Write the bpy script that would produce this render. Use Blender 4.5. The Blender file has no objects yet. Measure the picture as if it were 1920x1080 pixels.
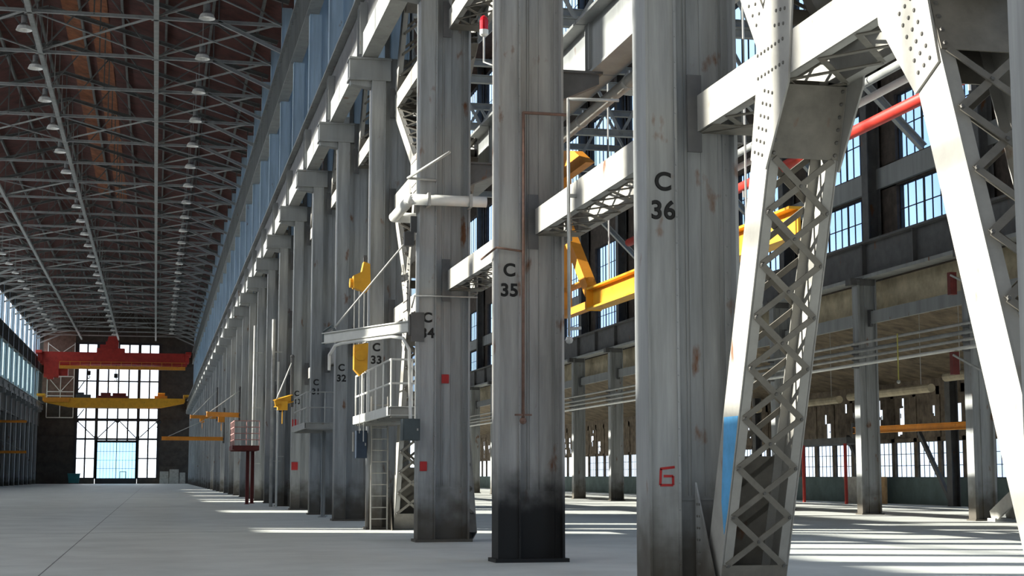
import bpy, bmesh, math, random
from mathutils import Vector, Matrix
random.seed(7)
SC = bpy.context.scene
COL = SC.collection
PI = math.pi

# ------------------------------------------------------------------ camera
cam_data = bpy.data.cameras.new('camera')
cam_data.sensor_width = 36.0
cam_data.lens = 2970.0 / 1920.0 * 36.0
cam_data.clip_end = 3000.0
cam = bpy.data.objects.new('camera', cam_data)
COL.objects.link(cam)
cam.location = (0, 0, 1.375)
YAW, PITCH = math.radians(12.6006), math.radians(6.7569)
fwd = Vector((math.sin(YAW) * math.cos(PITCH), math.cos(YAW) * math.cos(PITCH), math.sin(PITCH)))
cam.rotation_euler = fwd.to_track_quat('-Z', 'Y').to_euler()
SC.camera = cam

# ------------------------------------------------------------------ world and sun
TO_SUN = Vector((-1.0, 0.325, 0.445)).normalized()
w = bpy.data.worlds.new('sky')
SC.world = w
w.use_nodes = True
nt = w.node_tree
for n in list(nt.nodes): nt.nodes.remove(n)
N = nt.nodes.new; L = nt.links.new
out = N('ShaderNodeOutputWorld'); bg = N('ShaderNodeBackground'); tc = N('ShaderNodeTexCoord')
dot = N('ShaderNodeVectorMath'); dot.operation = 'DOT_PRODUCT'; dot.inputs[1].default_value = TO_SUN
mr = N('ShaderNodeMapRange'); mr.inputs[1].default_value = -0.55; mr.inputs[2].default_value = 0.45
rmp = N('ShaderNodeValToRGB')
rmp.color_ramp.elements[0].color = (0.30, 0.50, 0.80, 1); rmp.color_ramp.elements[0].position = 0.0
rmp.color_ramp.elements[1].color = (2.1, 2.15, 2.2, 1); rmp.color_ramp.elements[1].position = 1.0
e = rmp.color_ramp.elements.new(0.5); e.color = (0.85, 1.0, 1.18, 1)
noi = N('ShaderNodeTexNoise'); noi.inputs['Scale'].default_value = 5.0; noi.inputs['Detail'].default_value = 6.0
crm = N('ShaderNodeValToRGB')
crm.color_ramp.elements[0].position = 0.5; crm.color_ramp.elements[0].color = (0, 0, 0, 1)
crm.color_ramp.elements[1].position = 0.72; crm.color_ramp.elements[1].color = (1, 1, 1, 1)
mx = N('ShaderNodeMix'); mx.data_type = 'RGBA'; mx.inputs[7].default_value = (1.5, 1.6, 1.7, 1)
L(tc.outputs['Generated'], dot.inputs[0]); L(dot.outputs['Value'], mr.inputs[0]); L(mr.outputs[0], rmp.inputs[0])
L(tc.outputs['Generated'], noi.inputs['Vector']); L(noi.outputs['Fac'], crm.inputs[0])
L(crm.outputs[0], mx.inputs[0]); L(rmp.outputs[0], mx.inputs[6]); L(mx.outputs[2], bg.inputs[0])
bg.inputs[1].default_value = 1.5
L(bg.outputs[0], out.inputs[0])

sd = bpy.data.lights.new('sun', 'SUN'); sd.energy = 18.0; sd.angle = math.radians(0.6); sd.color = (1.0, 0.93, 0.80)
so = bpy.data.objects.new('sun', sd); COL.objects.link(so)
so.location = (-60, 40, 60)
so.rotation_euler = TO_SUN.to_track_quat('Z', 'Y').to_euler()

SC.view_settings.view_transform = 'Standard'
SC.view_settings.look = 'None'
SC.view_settings.gamma = 1.0
SC.view_settings.use_curve_mapping = False
SC.view_settings.exposure = 0.12
try:
    SC.cycles.max_bounces = 8
    SC.cycles.diffuse_bounces = 5
    SC.cycles.transparent_max_bounces = 24
    SC.cycles.use_denoising = True
    SC.cycles.sample_clamp_indirect = 6.0
except Exception:
    pass

# ------------------------------------------------------------------ materials
MATS = {}
def mat(name, col, rough=0.6, metal=0.0, var=0.25, scale=2.0, streak=False, rust=0.0, spec=0.4, emit=None,
        dark=None, rust_col=(0.16, 0.07, 0.03), bump=0.0):
    m = bpy.data.materials.new(name); m.use_nodes = True
    t = m.node_tree; b = t.nodes['Principled BSDF']
    b.inputs['Roughness'].default_value = rough; b.inputs['Metallic'].default_value = metal
    b.inputs['Specular IOR Level'].default_value = spec
    NN = t.nodes.new; LL = t.links.new
    g = NN('ShaderNodeNewGeometry')
    mp = NN('ShaderNodeMapping')
    mp.inputs['Scale'].default_value = (scale, scale, scale * (0.08 if streak else 1.0))
    LL(g.outputs['Position'], mp.inputs[0])
    n = NN('ShaderNodeTexNoise'); n.inputs['Scale'].default_value = 1.0; n.inputs['Detail'].default_value = 5.0
    n.inputs['Roughness'].default_value = 0.65
    LL(mp.outputs[0], n.inputs['Vector'])
    r = NN('ShaderNodeValToRGB')
    c0 = tuple(x * (1 - var) for x in col); c1 = tuple(min(1, x * (1 + var)) for x in col)
    r.color_ramp.elements[0].position = 0.3; r.color_ramp.elements[0].color = c0 + (1,)
    r.color_ramp.elements[1].position = 0.7; r.color_ramp.elements[1].color = c1 + (1,)
    LL(n.outputs['Fac'], r.inputs[0])
    last = r.outputs[0]
    if rust > 0:
        n2 = NN('ShaderNodeTexNoise'); n2.inputs['Scale'].default_value = 3.1; n2.inputs['Detail'].default_value = 6
        mp2 = NN('ShaderNodeMapping'); mp2.inputs['Scale'].default_value = (1, 1, 0.45)
        LL(g.outputs['Position'], mp2.inputs[0]); LL(mp2.outputs[0], n2.inputs['Vector'])
        r2 = NN('ShaderNodeValToRGB')
        r2.color_ramp.elements[0].position = 0.70 - rust * 0.25; r2.color_ramp.elements[0].color = (0, 0, 0, 1)
        r2.color_ramp.elements[1].position = 0.78 - rust * 0.25; r2.color_ramp.elements[1].color = (1, 1, 1, 1)
        LL(n2.outputs['Fac'], r2.inputs[0])
        x = NN('ShaderNodeMix'); x.data_type = 'RGBA'; x.inputs[7].default_value = rust_col + (1,)
        LL(r2.outputs[0], x.inputs[0]); LL(last, x.inputs[6]); last = x.outputs[2]
    if dark is not None:   # soot or damp stain climbing from the foot with a ragged edge: (height, softness, colour, noise amount)
        hgt, soft, dc, amt = dark
        sp = NN('ShaderNodeSeparateXYZ'); LL(g.outputs['Position'], sp.inputs[0])
        n3 = NN('ShaderNodeTexNoise'); n3.inputs['Scale'].default_value = 2.4; n3.inputs['Detail'].default_value = 7
        LL(g.outputs['Position'], n3.inputs['Vector'])
        a1 = NN('ShaderNodeMath'); a1.operation = 'MULTIPLY_ADD'; a1.inputs[1].default_value = amt; LL(n3.outputs['Fac'], a1.inputs[0])
        LL(sp.outputs['Z'], a1.inputs[2])
        m3 = NN('ShaderNodeMapRange'); m3.interpolation_type = 'SMOOTHSTEP'
        m3.inputs[1].default_value = hgt - soft + amt * 0.5; m3.inputs[2].default_value = hgt + soft + amt * 0.5
        m3.inputs[3].default_value = 1.0; m3.inputs[4].default_value = 0.0
        LL(a1.outputs[0], m3.inputs[0])
        x = NN('ShaderNodeMix'); x.data_type = 'RGBA'; x.inputs[7].default_value = dc + (1,)
        LL(m3.outputs[0], x.inputs[0]); LL(last, x.inputs[6]); last = x.outputs[2]
    LL(last, b.inputs['Base Color'])
    if bump > 0:
        bp = NN('ShaderNodeBump'); bp.inputs['Strength'].default_value = bump; bp.inputs['Distance'].default_value = 0.02
        LL(n.outputs['Fac'], bp.inputs['Height']); LL(bp.outputs[0], b.inputs['Normal'])
    if emit:
        b.inputs['Emission Color'].default_value = emit[0] + (1,); b.inputs['Emission Strength'].default_value = emit[1]
    MATS[name] = m
    return m

def glass(name, tint, refl):
    m = bpy.data.materials.new(name); m.use_nodes = True
    t = m.node_tree
    for n in list(t.nodes): t.nodes.remove(n)
    o = t.nodes.new('ShaderNodeOutputMaterial'); mixn = t.nodes.new('ShaderNodeMixShader')
    tr = t.nodes.new('ShaderNodeBsdfTransparent'); tr.inputs[0].default_value = tint + (1,)
    gl = t.nodes.new('ShaderNodeBsdfGlossy'); gl.inputs['Roughness'].default_value = 0.08
    gl.inputs[0].default_value = (0.8, 0.85, 0.9, 1)
    mixn.inputs[0].default_value = refl
    t.links.new(tr.outputs[0], mixn.inputs[1]); t.links.new(gl.outputs[0], mixn.inputs[2]); t.links.new(mixn.outputs[0], o.inputs[0])
    MATS[name] = m
    return m

STEEL = mat('grey painted steel', (0.29, 0.30, 0.298), 0.5, 0.0, 0.28, 5.0, True, 0.18, dark=(0.85, 0.6, (0.075, 0.066, 0.052), 1.4))
SOOT = mat('scorched painted steel', (0.33, 0.325, 0.31), 0.6, 0.0, 0.28, 5.0, True, 0.2, dark=(1.25, 0.45, (0.006, 0.006, 0.006), 0.9))
UPPER = mat('steel with blue sky tint', (0.37, 0.49, 0.60), 0.5, 0.0, 0.2, 4.0, True, 0.05)  # blue of the sky light on the upper shafts is put into the colour
PALE = mat('pale painted steel', (0.32, 0.312, 0.285), 0.55, 0.0, 0.15, 2.5, False, 0.12)
LACE = mat('lattice steel', (0.165, 0.152, 0.127), 0.6, 0.0, 0.22, 4.0, False, 0.15)
GIRD = mat('crane girder steel', (0.27, 0.28, 0.275), 0.5, 0.0, 0.2, 2.0, True, 0.1)
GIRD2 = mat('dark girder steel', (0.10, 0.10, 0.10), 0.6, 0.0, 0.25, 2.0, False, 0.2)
RIVET = mat('dark rivet steel', (0.12, 0.115, 0.105), 0.5, 0.3, 0.2, 6.0)
TRUSS = mat('roof truss steel', (0.34, 0.35, 0.34), 0.6, 0.0, 0.2, 2.0)
TRUSS2 = mat('dark roof steel', (0.13, 0.135, 0.13), 0.6, 0.0, 0.2, 2.0)
DECK = mat('dark red roof boards', (0.072, 0.020, 0.015), 0.8, 0.0, 0.5, 1.2)
ORANGE_DECK = mat('rusty orange roof boards', (0.21, 0.07, 0.025), 0.8, 0.0, 0.5, 1.5)
AISLE_DECK = mat('brown aisle roof boards', (0.06, 0.03, 0.022), 0.8, 0.0, 0.4, 1.2)
FLOOR = mat('worn concrete', (0.57, 0.59, 0.565), 0.55, 0.0, 0.14, 0.55, False, 0.0, spec=0.35)
JOINT = mat('dark joint', (0.20, 0.20, 0.20), 0.8)
GROUND = mat('outside ground', (0.35, 0.36, 0.37), 0.9, 0.0, 0.2, 0.1)
DARKWALL = mat('dark brown wall', (0.055, 0.048, 0.042), 0.85, 0.0, 0.35, 1.0)
REDWALL = mat('brick brown wall', (0.16, 0.10, 0.08), 0.85, 0.0, 0.3, 2.0)
BRICK = mat('soot dark brick', (0.07, 0.055, 0.045), 0.9, 0.0, 0.4, 3.0)
CREAM = mat('cream boards', (0.42, 0.36, 0.25), 0.8, 0.0, 0.3, 1.5)
DADO = mat('teal grey dado', (0.13, 0.18, 0.175), 0.8, 0.0, 0.25, 1.0)
LEAN = mat('brown lean-to boards', (0.15, 0.115, 0.075), 0.9, 0.0, 0.6, 1.3)
BOARD = mat('weathered boards', (0.15, 0.12, 0.09), 0.9, 0.0, 0.5, 2.0)
MULL = mat('black window bars', (0.018, 0.018, 0.022), 0.6)
YELLOW = mat('yellow crane paint', (0.72, 0.36, 0.02), 0.5, 0.0, 0.15, 2.0, False, 0.05)
ORANGE = mat('orange crane paint', (0.65, 0.25, 0.02), 0.5, 0.0, 0.15, 2.0, False, 0.05)
RED = mat('red crane paint', (0.42, 0.03, 0.02), 0.5, 0.0, 0.2, 2.0)
MAROON = mat('maroon paint', (0.16, 0.03, 0.025), 0.6, 0.0, 0.25, 3.0)
WHITE = mat('white paint', (0.72, 0.72, 0.68), 0.5, 0.0, 0.08, 3.0)
NAVY = mat('navy box paint', (0.022, 0.036, 0.06), 0.5)
GREYBOX = mat('blue grey box paint', (0.065, 0.085, 0.09), 0.5)
REDSIGN = mat('red sign paint', (0.38, 0.02, 0.02), 0.5)
BLACK = mat('black paint', (0.008, 0.008, 0.008), 0.6)
RUSTPIPE = mat('rusty conduit', (0.17, 0.10, 0.075), 0.7, 0.0, 0.3, 6.0)
GALV = mat('galvanised pipe', (0.42, 0.42, 0.40), 0.45, 0.2, 0.2, 3.0)
BLUE = mat('patch blue', (0.10, 0.36, 0.66), 0.5, 0.0, 0.2, 4.0)
TEAL = mat('teal plastic', (0.02, 0.14, 0.15), 0.6)
WOOD = mat('raw plywood', (0.42, 0.27, 0.13), 0.8, 0.0, 0.25, 3.0)
CONC = mat('pale block', (0.33, 0.32, 0.29), 0.9, 0.0, 0.25, 3.0)
LENS = mat('lit lamp lens', (0.9, 0.9, 0.85), 0.4, emit=((1, 0.97, 0.9), 0.22))
SHADE = mat('grey lamp shade', (0.32, 0.33, 0.33), 0.4, 0.3)
SKIRT = mat('white enamel', (0.8, 0.8, 0.77), 0.35)
ALARM = mat('red alarm glass', (0.55, 0.01, 0.02), 0.2)
GLASS = glass('clear window glass', (0.94, 0.96, 0.98), 0.06)
GLASSD = glass('pale blue door glass', (0.55, 0.74, 0.88), 0.06)
GLASSL = glass('frosted pale glass', (0.60, 0.67, 0.66), 0.10)
GLASSB = glass('blue tinted glass', (0.66, 0.78, 0.92), 0.06)

# ------------------------------------------------------------------ mesh builder
class MB:
    def __init__(s): s.v = []; s.f = []; s.marks = []
    def use(s, i): s.marks.append((len(s.f), i)); return s
    def box(s, x0, x1, y0, y1, z0, z1):
        b = len(s.v)
        s.v += [(x0, y0, z0), (x1, y0, z0), (x1, y1, z0), (x0, y1, z0), (x0, y0, z1), (x1, y0, z1), (x1, y1, z1), (x0, y1, z1)]
        s.f += [tuple(b + i for i in q) for q in ((0, 3, 2, 1), (4, 5, 6, 7), (0, 1, 5, 4), (1, 2, 6, 5), (2, 3, 7, 6), (3, 0, 4, 7))]
        return s
    def frame(s, p, q, up):
        p, q = Vector(p), Vector(q); d = (q - p).normalized(); up = Vector(up)
        if abs(d.dot(up)) > 0.98: up = Vector((1, 0, 0)) if abs(d.x) < 0.9 else Vector((0, 1, 0))
        r = d.cross(up).normalized(); u = r.cross(d).normalized()
        return p, q, r, u
    def sect(s, p, q, pts, up=(0, 0, 1)):      # extrude a 2D section from p to q
        p, q, r, u = s.frame(p, q, up); b = len(s.v); n = len(pts)
        for c in (p, q):
            for a, h in pts: s.v.append(tuple(c + r * a + u * h))
        s.f.append(tuple(b + i for i in range(n))[::-1]); s.f.append(tuple(b + n + i for i in range(n)))
        for i in range(n): j = (i + 1) % n; s.f.append((b + i, b + j, b + n + j, b + n + i))
        return s
    def bar(s, p, q, wd, h, up=(0, 0, 1)):
        return s.sect(p, q, [(-wd / 2, -h / 2), (wd / 2, -h / 2), (wd / 2, h / 2), (-wd / 2, h / 2)], up)
    def ibeam(s, p, q, wd, h, t=0.02, up=(0, 0, 1)):
        a, b_, c = wd / 2, h / 2, t / 2
        return s.sect(p, q, [(-a, -b_), (a, -b_), (a, -b_ + t), (c, -b_ + t), (c, b_ - t), (a, b_ - t), (a, b_), (-a, b_), (-a, b_ - t), (-c, b_ - t), (-c, -b_ + t), (-a, -b_ + t)], up)
    def chan(s, p, q, wd, h, t=0.025, up=(0, 0, 1)):   # web at -wd/2, flanges towards +
        a, b_ = wd / 2, h / 2
        return s.sect(p, q, [(-a, -b_), (a, -b_), (a, -b_ + t), (-a + t, -b_ + t), (-a + t, b_ - t), (a, b_ - t), (a, b_), (-a, b_)], up)
    def ang(s, p, q, wd, t=0.015, up=(0, 0, 1)):
        return s.sect(p, q, [(0, 0), (wd, 0), (wd, t), (t, t), (t, wd), (0, wd)], up)
    def tube(s, p, q, r, n=10, r2=None):
        r2 = r if r2 is None else r2
        p, q, a, u = s.frame(p, q, (0, 0, 1)); b = len(s.v)
        for c, rr in ((p, r), (q, r2)):
            for i in range(n):
                t = 2 * PI * i / n; s.v.append(tuple(c + a * math.cos(t) * rr + u * math.sin(t) * rr))
        for i in range(n): j = (i + 1) % n; s.f.append((b + i, b + j, b + n + j, b + n + i))
        s.f.append(tuple(b + i for i in range(n))[::-1]); s.f.append(tuple(b + n + i for i in range(n)))
        return s
    def path(s, pts, r, n=8):
        for i in range(len(pts) - 1): s.tube(pts[i], pts[i + 1], r, n)
        for p in pts[1:-1]: s.ball(p, r * 1.02, n)
        return s
    def ball(s, c, r, n=8, squash=1.0):
        c = Vector(c); b = len(s.v); k = max(3, n // 2)
        s.v.append(tuple(c + Vector((0, 0, r * squash))))
        for i in range(1, k):
            a = PI * i / k
            for j in range(n):
                t = 2 * PI * j / n; s.v.append(tuple(c + Vector((r * math.sin(a) * math.cos(t), r * math.sin(a) * math.sin(t), r * squash * math.cos(a)))))
        s.v.append(tuple(c + Vector((0, 0, -r * squash)))); e_ = len(s.v) - 1
        for j in range(n): s.f.append((b, b + 1 + j, b + 1 + (j + 1) % n))
        for i in range(k - 2):
            o = b + 1 + i * n
            for j in range(n): s.f.append((o + j, o + n + j, o + n + (j + 1) % n, o + (j + 1) % n))
        o = b + 1 + (k - 2) * n
        for j in range(n): s.f.append((o + j, e_, o + (j + 1) % n))
        return s
    def lathe(s, c, prof, n=16):               # profile of (radius, z) about a vertical axis
        b = len(s.v); c = Vector(c)
        for r, z in prof:
            for j in range(n): t = 2 * PI * j / n; s.v.append((c.x + r * math.cos(t), c.y + r * math.sin(t), c.z + z))
        for i in range(len(prof) - 1):
            o = b + i * n
            for j in range(n): s.f.append((o + j, o + (j + 1) % n, o + n + (j + 1) % n, o + n + j))
        s.f.append(tuple(b + j for j in range(n))[::-1]); o = b + (len(prof) - 1) * n; s.f.append(tuple(o + j for j in range(n)))
        return s
    def prism(s, pts, ax, a0, a1):             # polygon in the two other axes, extruded along ax
        b = len(s.v); n = len(pts)
        for a in (a0, a1):
            for u, v_ in pts: s.v.append((a, u, v_) if ax == 0 else ((u, a, v_) if ax == 1 else (u, v_, a)))
        s.f.append(tuple(b + i for i in range(n))); s.f.append(tuple(b + n + i for i in range(n))[::-1])
        for i in range(n): j = (i + 1) % n; s.f.append((b + i, b + n + i, b + n + j, b + j))
        return s
    def rivet(s, c, nrm, r=0.018, n=6):
        c = Vector(c); nrm = Vector(nrm).normalized()
        a = nrm.orthogonal().normalized(); u = nrm.cross(a); b = len(s.v)
        for rr, h in ((r, 0.0), (r * 0.75, r * 0.6)):
            for j in range(n): t = 2 * PI * j / n; s.v.append(tuple(c + a * math.cos(t) * rr + u * math.sin(t) * rr + nrm * h))
        for j in range(n): s.f.append((b + j, b + (j + 1) % n, b + n + (j + 1) % n, b + n + j))
        s.f.append(tuple(b + n + j for j in range(n)))
        return s
    def mesh(s, name):
        m = bpy.data.meshes.new(name); m.from_pydata(s.v, [], s.f); m.update()
        for a, i in s.marks:
            for p in list(m.polygons)[a:]: p.material_index = i
        bm = bmesh.new(); bm.from_mesh(m); bmesh.ops.recalc_face_normals(bm, faces=bm.faces); bm.to_mesh(m); bm.free()
        return m
    def obj(s, name, m, parent=None, smooth=False, loc=None):
        me = s.mesh(name)
        for q in (m if isinstance(m, (list, tuple)) else (m,)): me.materials.append(q)
        if smooth:
            for p in me.polygons: p.use_smooth = True
        o = bpy.data.objects.new(name, me); COL.objects.link(o)
        if parent is not None: o.parent = parent
        if loc is not None: o.location = loc
        return o

def thing(name, label, cat, loc=(0, 0, 0), group=None, rz=0.0):
    o = bpy.data.objects.new(name, None); COL.objects.link(o); o.empty_display_size = 0.2
    o.location = loc; o.rotation_euler = (0, 0, rz); o['label'] = label; o['category'] = cat; o['kind'] = 'thing'
    if group: o['group'] = group
    return o
def tag(o, label, cat, group=None):
    o['label'] = label; o['category'] = cat; o['kind'] = 'thing'
    if group: o['group'] = group
    return o
def struct(o): o['kind'] = 'structure'; return o
KIDS = {}
def kids(o):
    return [c for c in bpy.data.objects if c.parent is o]
def dup(root, loc, label, group=None, tree=None):
    r = root.copy(); COL.objects.link(r); r.location = loc; r['label'] = label
    if group: r['group'] = group
    if tree is None: tree = snapshot(root)
    def rec(nodes, par):
        for o, sub in nodes:
            c = o.copy(); COL.objects.link(c); c.parent = par; rec(sub, c)
    rec(tree, r)
    return r
def snapshot(o): return [(c, snapshot(c)) for c in kids(o)]

ORD = ['first', 'second', 'third', 'fourth', 'fifth', 'sixth', 'seventh', 'eighth', 'ninth', 'tenth', 'eleventh', 'twelfth',
       'thirteenth', 'fourteenth', 'fifteenth', 'sixteenth', 'seventeenth', 'eighteenth', 'nineteenth', 'twentieth']
TENS = {2: 'twenty', 3: 'thirty'}
def nth(i):                                   # 1 -> first
    if i <= 20: return ORD[i - 1]
    t, u = divmod(i, 10)
    return (TENS[t] + '-' + ORD[u - 1]) if u else {2: 'twentieth', 3: 'thirtieth'}[t]

XN = 5.35          # nave face of the right column row
XL = -19.3         # nave face of the left column row
BAY = 8.0
def Yc(k): return 16.94 + BAY * (36 - k)      # front face of column k
YE = 280.94        # end wall
YS = -8.0          # open end behind the camera

# ------------------------------------------------------------------ setting: floor, roof, walls
struct(MB().box(-21.5, 36.5, YS, YE + 0.3, -0.25, 0.0).obj('floor', FLOOR))
struct(MB().box(-400, 500, -200, 900, -0.6, -0.3).obj('ground', GROUND))
j = MB()
j.box(-1.55, -1.53, 5, 280, 0.0, 0.002)
for y in (40, 72, 104, 136, 168): j.box(-19, 5.2, y, y + 0.03, 0.0, 0.002)
struct(j.obj('trim_1', JOINT))

m = MB(); m.prism([(-3.95, 22.0), (-3.5, 21.7), (-3.0, 21.9), (-2.45, 21.75), (-2.3, 22.05), (-2.7, 22.3), (-3.3, 22.2), (-3.7, 22.3)], 2, 0.0, 0.0015); struct(m.obj('floor_patch', JOINT))
# nave roof deck: two slopes, with rusty board strips beside the ridge
m = MB()
m.prism([(XL - 1.4, 26.2), (-7.0, 30.0), (7.0, 26.2), (7.0, 26.5), (-7.0, 30.3), (XL - 1.4, 26.5)], 1, YS, YE)
struct(m.obj('ceiling', DECK))
def deck_z(x): return 30.0 - abs(x + 7.0) * (3.8 / 14.0 if x > -7 else 3.8 / 13.7)
for i, (xa, xb) in enumerate(((-6.3, -5.2), (-4.6, -3.5))):
    m = MB(); m.prism([(xa, deck_z(xa) - 0.06), (xb, deck_z(xb) - 0.06), (xb, deck_z(xb) - 0.005), (xa, deck_z(xa) - 0.005)], 1, 60, 165)
    struct(m.obj('trim_%d' % (i + 2), ORANGE_DECK))
# wall over the columns between the two roofs and aisle roof
struct(MB().box(6.9, 7.1, YS, YE, 24.9, 35.2).obj('wall_over_columns', DARKWALL))
struct(MB().box(7.1, 26.3, YS, YE, 35.0, 35.3).obj('ceiling_aisle', AISLE_DECK))

m = MB(); m.box(XL - 1.4, -15, YS - 0.3, YS, 0, 30); m.box(-15, 3, YS - 0.3, YS, 9, 30.3); m.box(3, 36.3, YS - 0.3, YS, 0, 35.3)
struct(m.obj('wall_south', DARKWALL))
# left wall: solid base, eave, unseen boards added to stripe the sun; glazed above
Y0L, NB = 8.94, 34
m = MB()
m.box(XL - 1.35, XL - 1.15, -8, YE, 0, 9.8)
m.box(XL - 1.35, XL - 1.15, 200, YE, 9.8, 13.0)
m.box(XL - 0.35, XL - 0.1, -8, YE, 24.5, 26.3)
m.box(XL - 1.35, XL - 0.2, -8, YE, 9.7, 9.8)  # unseen ledge added to stop sun leaking under the boards
OPEN = [(15.5, 21.6), (46.6, 50.0), (68.3, 72.2), (93.0, 97.5), (101.0, 103.0), (118.0, 121.0), (142.0, 146.0), (166, 170)]   # gaps in the added boards that let sun patches through
ya = -8.0
for a, b in OPEN + [(YE, YE)]:
    m.box(XL - 0.32, XL - 0.2, ya, a, 9.8, 13.4); ya = b
for (a, b, z0, z1) in ((22.3, 22.8, 13, 24.5), (25.0, 25.5, 13, 17.5), (27.6, 28.1, 13, 17.5), (30.2, 30.8, 13, 17), (36.0, 36.6, 13, 17), (38.4, 38.9, 13, 17), (42.5, 46.3, 13, 15.5),
                       (50.6, 54.0, 13, 19), (55.4, 67.2, 13, 18.4), (73.2, 75.5, 13, 18), (76.5, 83.0, 13, 18), (89.5, 92.0, 13, 15),
                       (103.0, 109.0, 13, 16), (118, 125, 13, 16), (133, 141, 13, 16), (150, 157, 13, 16), (165, 173, 13, 16), (181, 190, 13, 16)):
    m.box(XL - 0.32, XL - 0.2, a, b, z0, z1)  # unseen boards added to shade strips of the floor
struct(m.obj('wall_left', DARKWALL))

# ------------------------------------------------------------------ windows
WN = [0]
def window(y0, y1, z0, z1, x, ny, nz, gl, bar=0.05, heavy=None, depth=0.05):
    """window in a plane of constant x: bars as one mesh, its panes as a child"""
    WN[0] += 1
    b = MB()
    for i in range(ny + 1):
        y = y0 + (y1 - y0) * i / ny; hw = (bar if not heavy or i % heavy else bar * 3) / 2
        b.box(x - depth / 2, x + depth / 2, y - hw, y + hw, z0, z1)
    for i in range(nz + 1):
        z = z0 + (z1 - z0) * i / nz
        b.box(x - depth / 2 + 0.005, x + depth / 2 - 0.005, y0, y1, z - bar / 2, z + bar / 2)
    o = struct(b.obj('window_%d' % WN[0], MULL))
    g = MB().box(x - 0.006, x + 0.006, y0, y1, z0, z1).obj('pane', gl, o)
    return o
for jj in range(NB):
    ya, yb = Y0L + 8 * jj + 0.5, Y0L + 8 * jj + 8
    far = ya > 195
    window(ya, yb, 13.65 if far else 9.8, 18.65 if far else 20.6, XL - 0.25, 3, 1 if far else 4, GLASSL if far else GLASS, 0.10)
    window(ya, yb, 20.7 if far else 20.6, 24.5, XL - 0.25, 3, 1, GLASS, 0.10)

# end wall: dark flanks, tall glazed centre, sectional door
m = MB()
m.box(XL - 1.4, -13.6, YE, YE + 0.3, 0, 26.3)
m.box(0.4, 5.4 + 1.2, YE, YE + 0.3, 0, 26.3)
m.box(-13.6, 0.4, YE, YE + 0.3, 24.0, 30.2)
m.box(-13.6, -10.2, YE, YE + 0.3, 0, 0.9); m.box(-3.1, 0.4, YE, YE + 0.3, 0, 0.9)
m.prism([(XL - 1.4, 26.3), (-13.6, 26.3), (-13.6, 28.2)], 1, YE, YE + 0.3)
m.prism([(0.4, 26.3), (6.6, 26.3), (0.4, 28.0)], 1, YE, YE + 0.3)
for z in (3.2, 5.6, 8.2, 11.0, 14.5, 17.0, 20.0):
    m.box(XL - 1.2, -13.7, YE - 0.12, YE, z, z + 0.18); m.box(0.5, 6.0, YE - 0.12, YE, z, z + 0.18)
struct(m.obj('wall_end', DARKWALL))
struct(MB().box(XL + 0.1, -13.9, YE - 0.15, YE - 0.02, 14.5, 26).obj('wall_end_brick', REDWALL))
struct(MB().box(7.1, 26, YE, YE + 0.3, 0, 35).obj('wall_aisle_end', DARKWALL))
WN[0] += 1
b = MB()
xs = [-13.5, -11.86, -10.1, -8.31, -6.6, -4.87, -3.15, -1.4, 0.3]
for i, x in enumerate(xs):
    hw = 0.25 if i in (0, 2, 6, 8) else 0.13
    b.box(x - hw, x + hw, YE - 0.1, YE + 0.1, 7.3 if i in (3, 4, 5) else 0.9, 24.0)
for z, hh in ((24.0, 0.2), (22.2, 0.12), (19.7, 0.1), (17.5, 0.12), (14.3, 0.12), (12.9, 0.1), (10.9, 0.24), (7.6, 0.16), (4.3, 0.1), (0.95, 0.1)):
    if z > 7: b.box(-13.5, 0.3, YE - 0.08, YE + 0.08, z - hh, z + hh)
    else: b.box(-13.5, -10.1, YE - 0.08, YE + 0.08, z - hh, z + hh); b.box(-3.15, 0.3, YE - 0.08, YE + 0.08, z - hh, z + hh)
for x0, z0, x1, z1 in ((-13.3, 10.7, -10.4, 7.9), (-6.9, 10.7, -9.8, 7.8), (-6.3, 10.7, -3.4, 7.8), (0.1, 10.7, -2.8, 7.9), (-13.3, 15.9, -12.3, 17.4), (-13.3, 11.2, -12.2, 12.7)):
    b.bar((x0, YE - 0.14, z0), (x1, YE - 0.14, z1), 0.16, 0.16)
for x in (-6.6, -10.1, -3.15, -13.3, 0.1): b.box(x - 0.3, x + 0.3, YE - 0.16, YE - 0.12, (10.4 if x in (-6.6, -13.3, 0.1) else 7.4), (11.1 if x in (-6.6, -13.3, 0.1) else 8.1))
o = struct(b.obj('window_%d' % WN[0], MULL))
MB().box(-13.5, 0.3, YE - 0.01, YE + 0.01, 7.4, 24.0).obj('pane', GLASS, o)
MB().box(-13.5, -10.1, YE - 0.01, YE + 0.01, 0.9, 7.4).obj('pane', GLASS, o)
MB().box(-3.15, 0.3, YE - 0.01, YE + 0.01, 0.9, 7.4).obj('pane', GLASS, o)
b = MB()
b.box(-10.1, -9.8, YE - 0.1, YE + 0.1, 0, 7.4); b.box(-3.45, -3.15, YE - 0.1, YE + 0.1, 0, 7.4); b.box(-10.1, -3.15, YE - 0.1, YE + 0.1, 7.0, 7.4)
b.box(-9.8, -3.45, YE - 0.06, YE + 0.06, 0.0, 0.95)
for i in range(1, 12):
    x = -9.8 + 6.35 * i / 12; b.box(x - (0.06 if i == 6 else 0.025), x + (0.06 if i == 6 else 0.025), YE - 0.04, YE + 0.04, 0.9, 7.0)
for z in (2.6, 4.0, 5.5): b.box(-9.8, -3.45, YE - 0.04, YE + 0.04, z - 0.03, z + 0.03)
b.box(-6.0, -4.9, YE - 0.09, YE - 0.04, 2.0, 2.1); b.box(-6.0, -5.9, YE - 0.09, YE - 0.04, 0.9, 2.0); b.box(-5.0, -4.9, YE - 0.09, YE - 0.04, 0.9, 2.0)
o = struct(b.obj('door_1', MULL))
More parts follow.
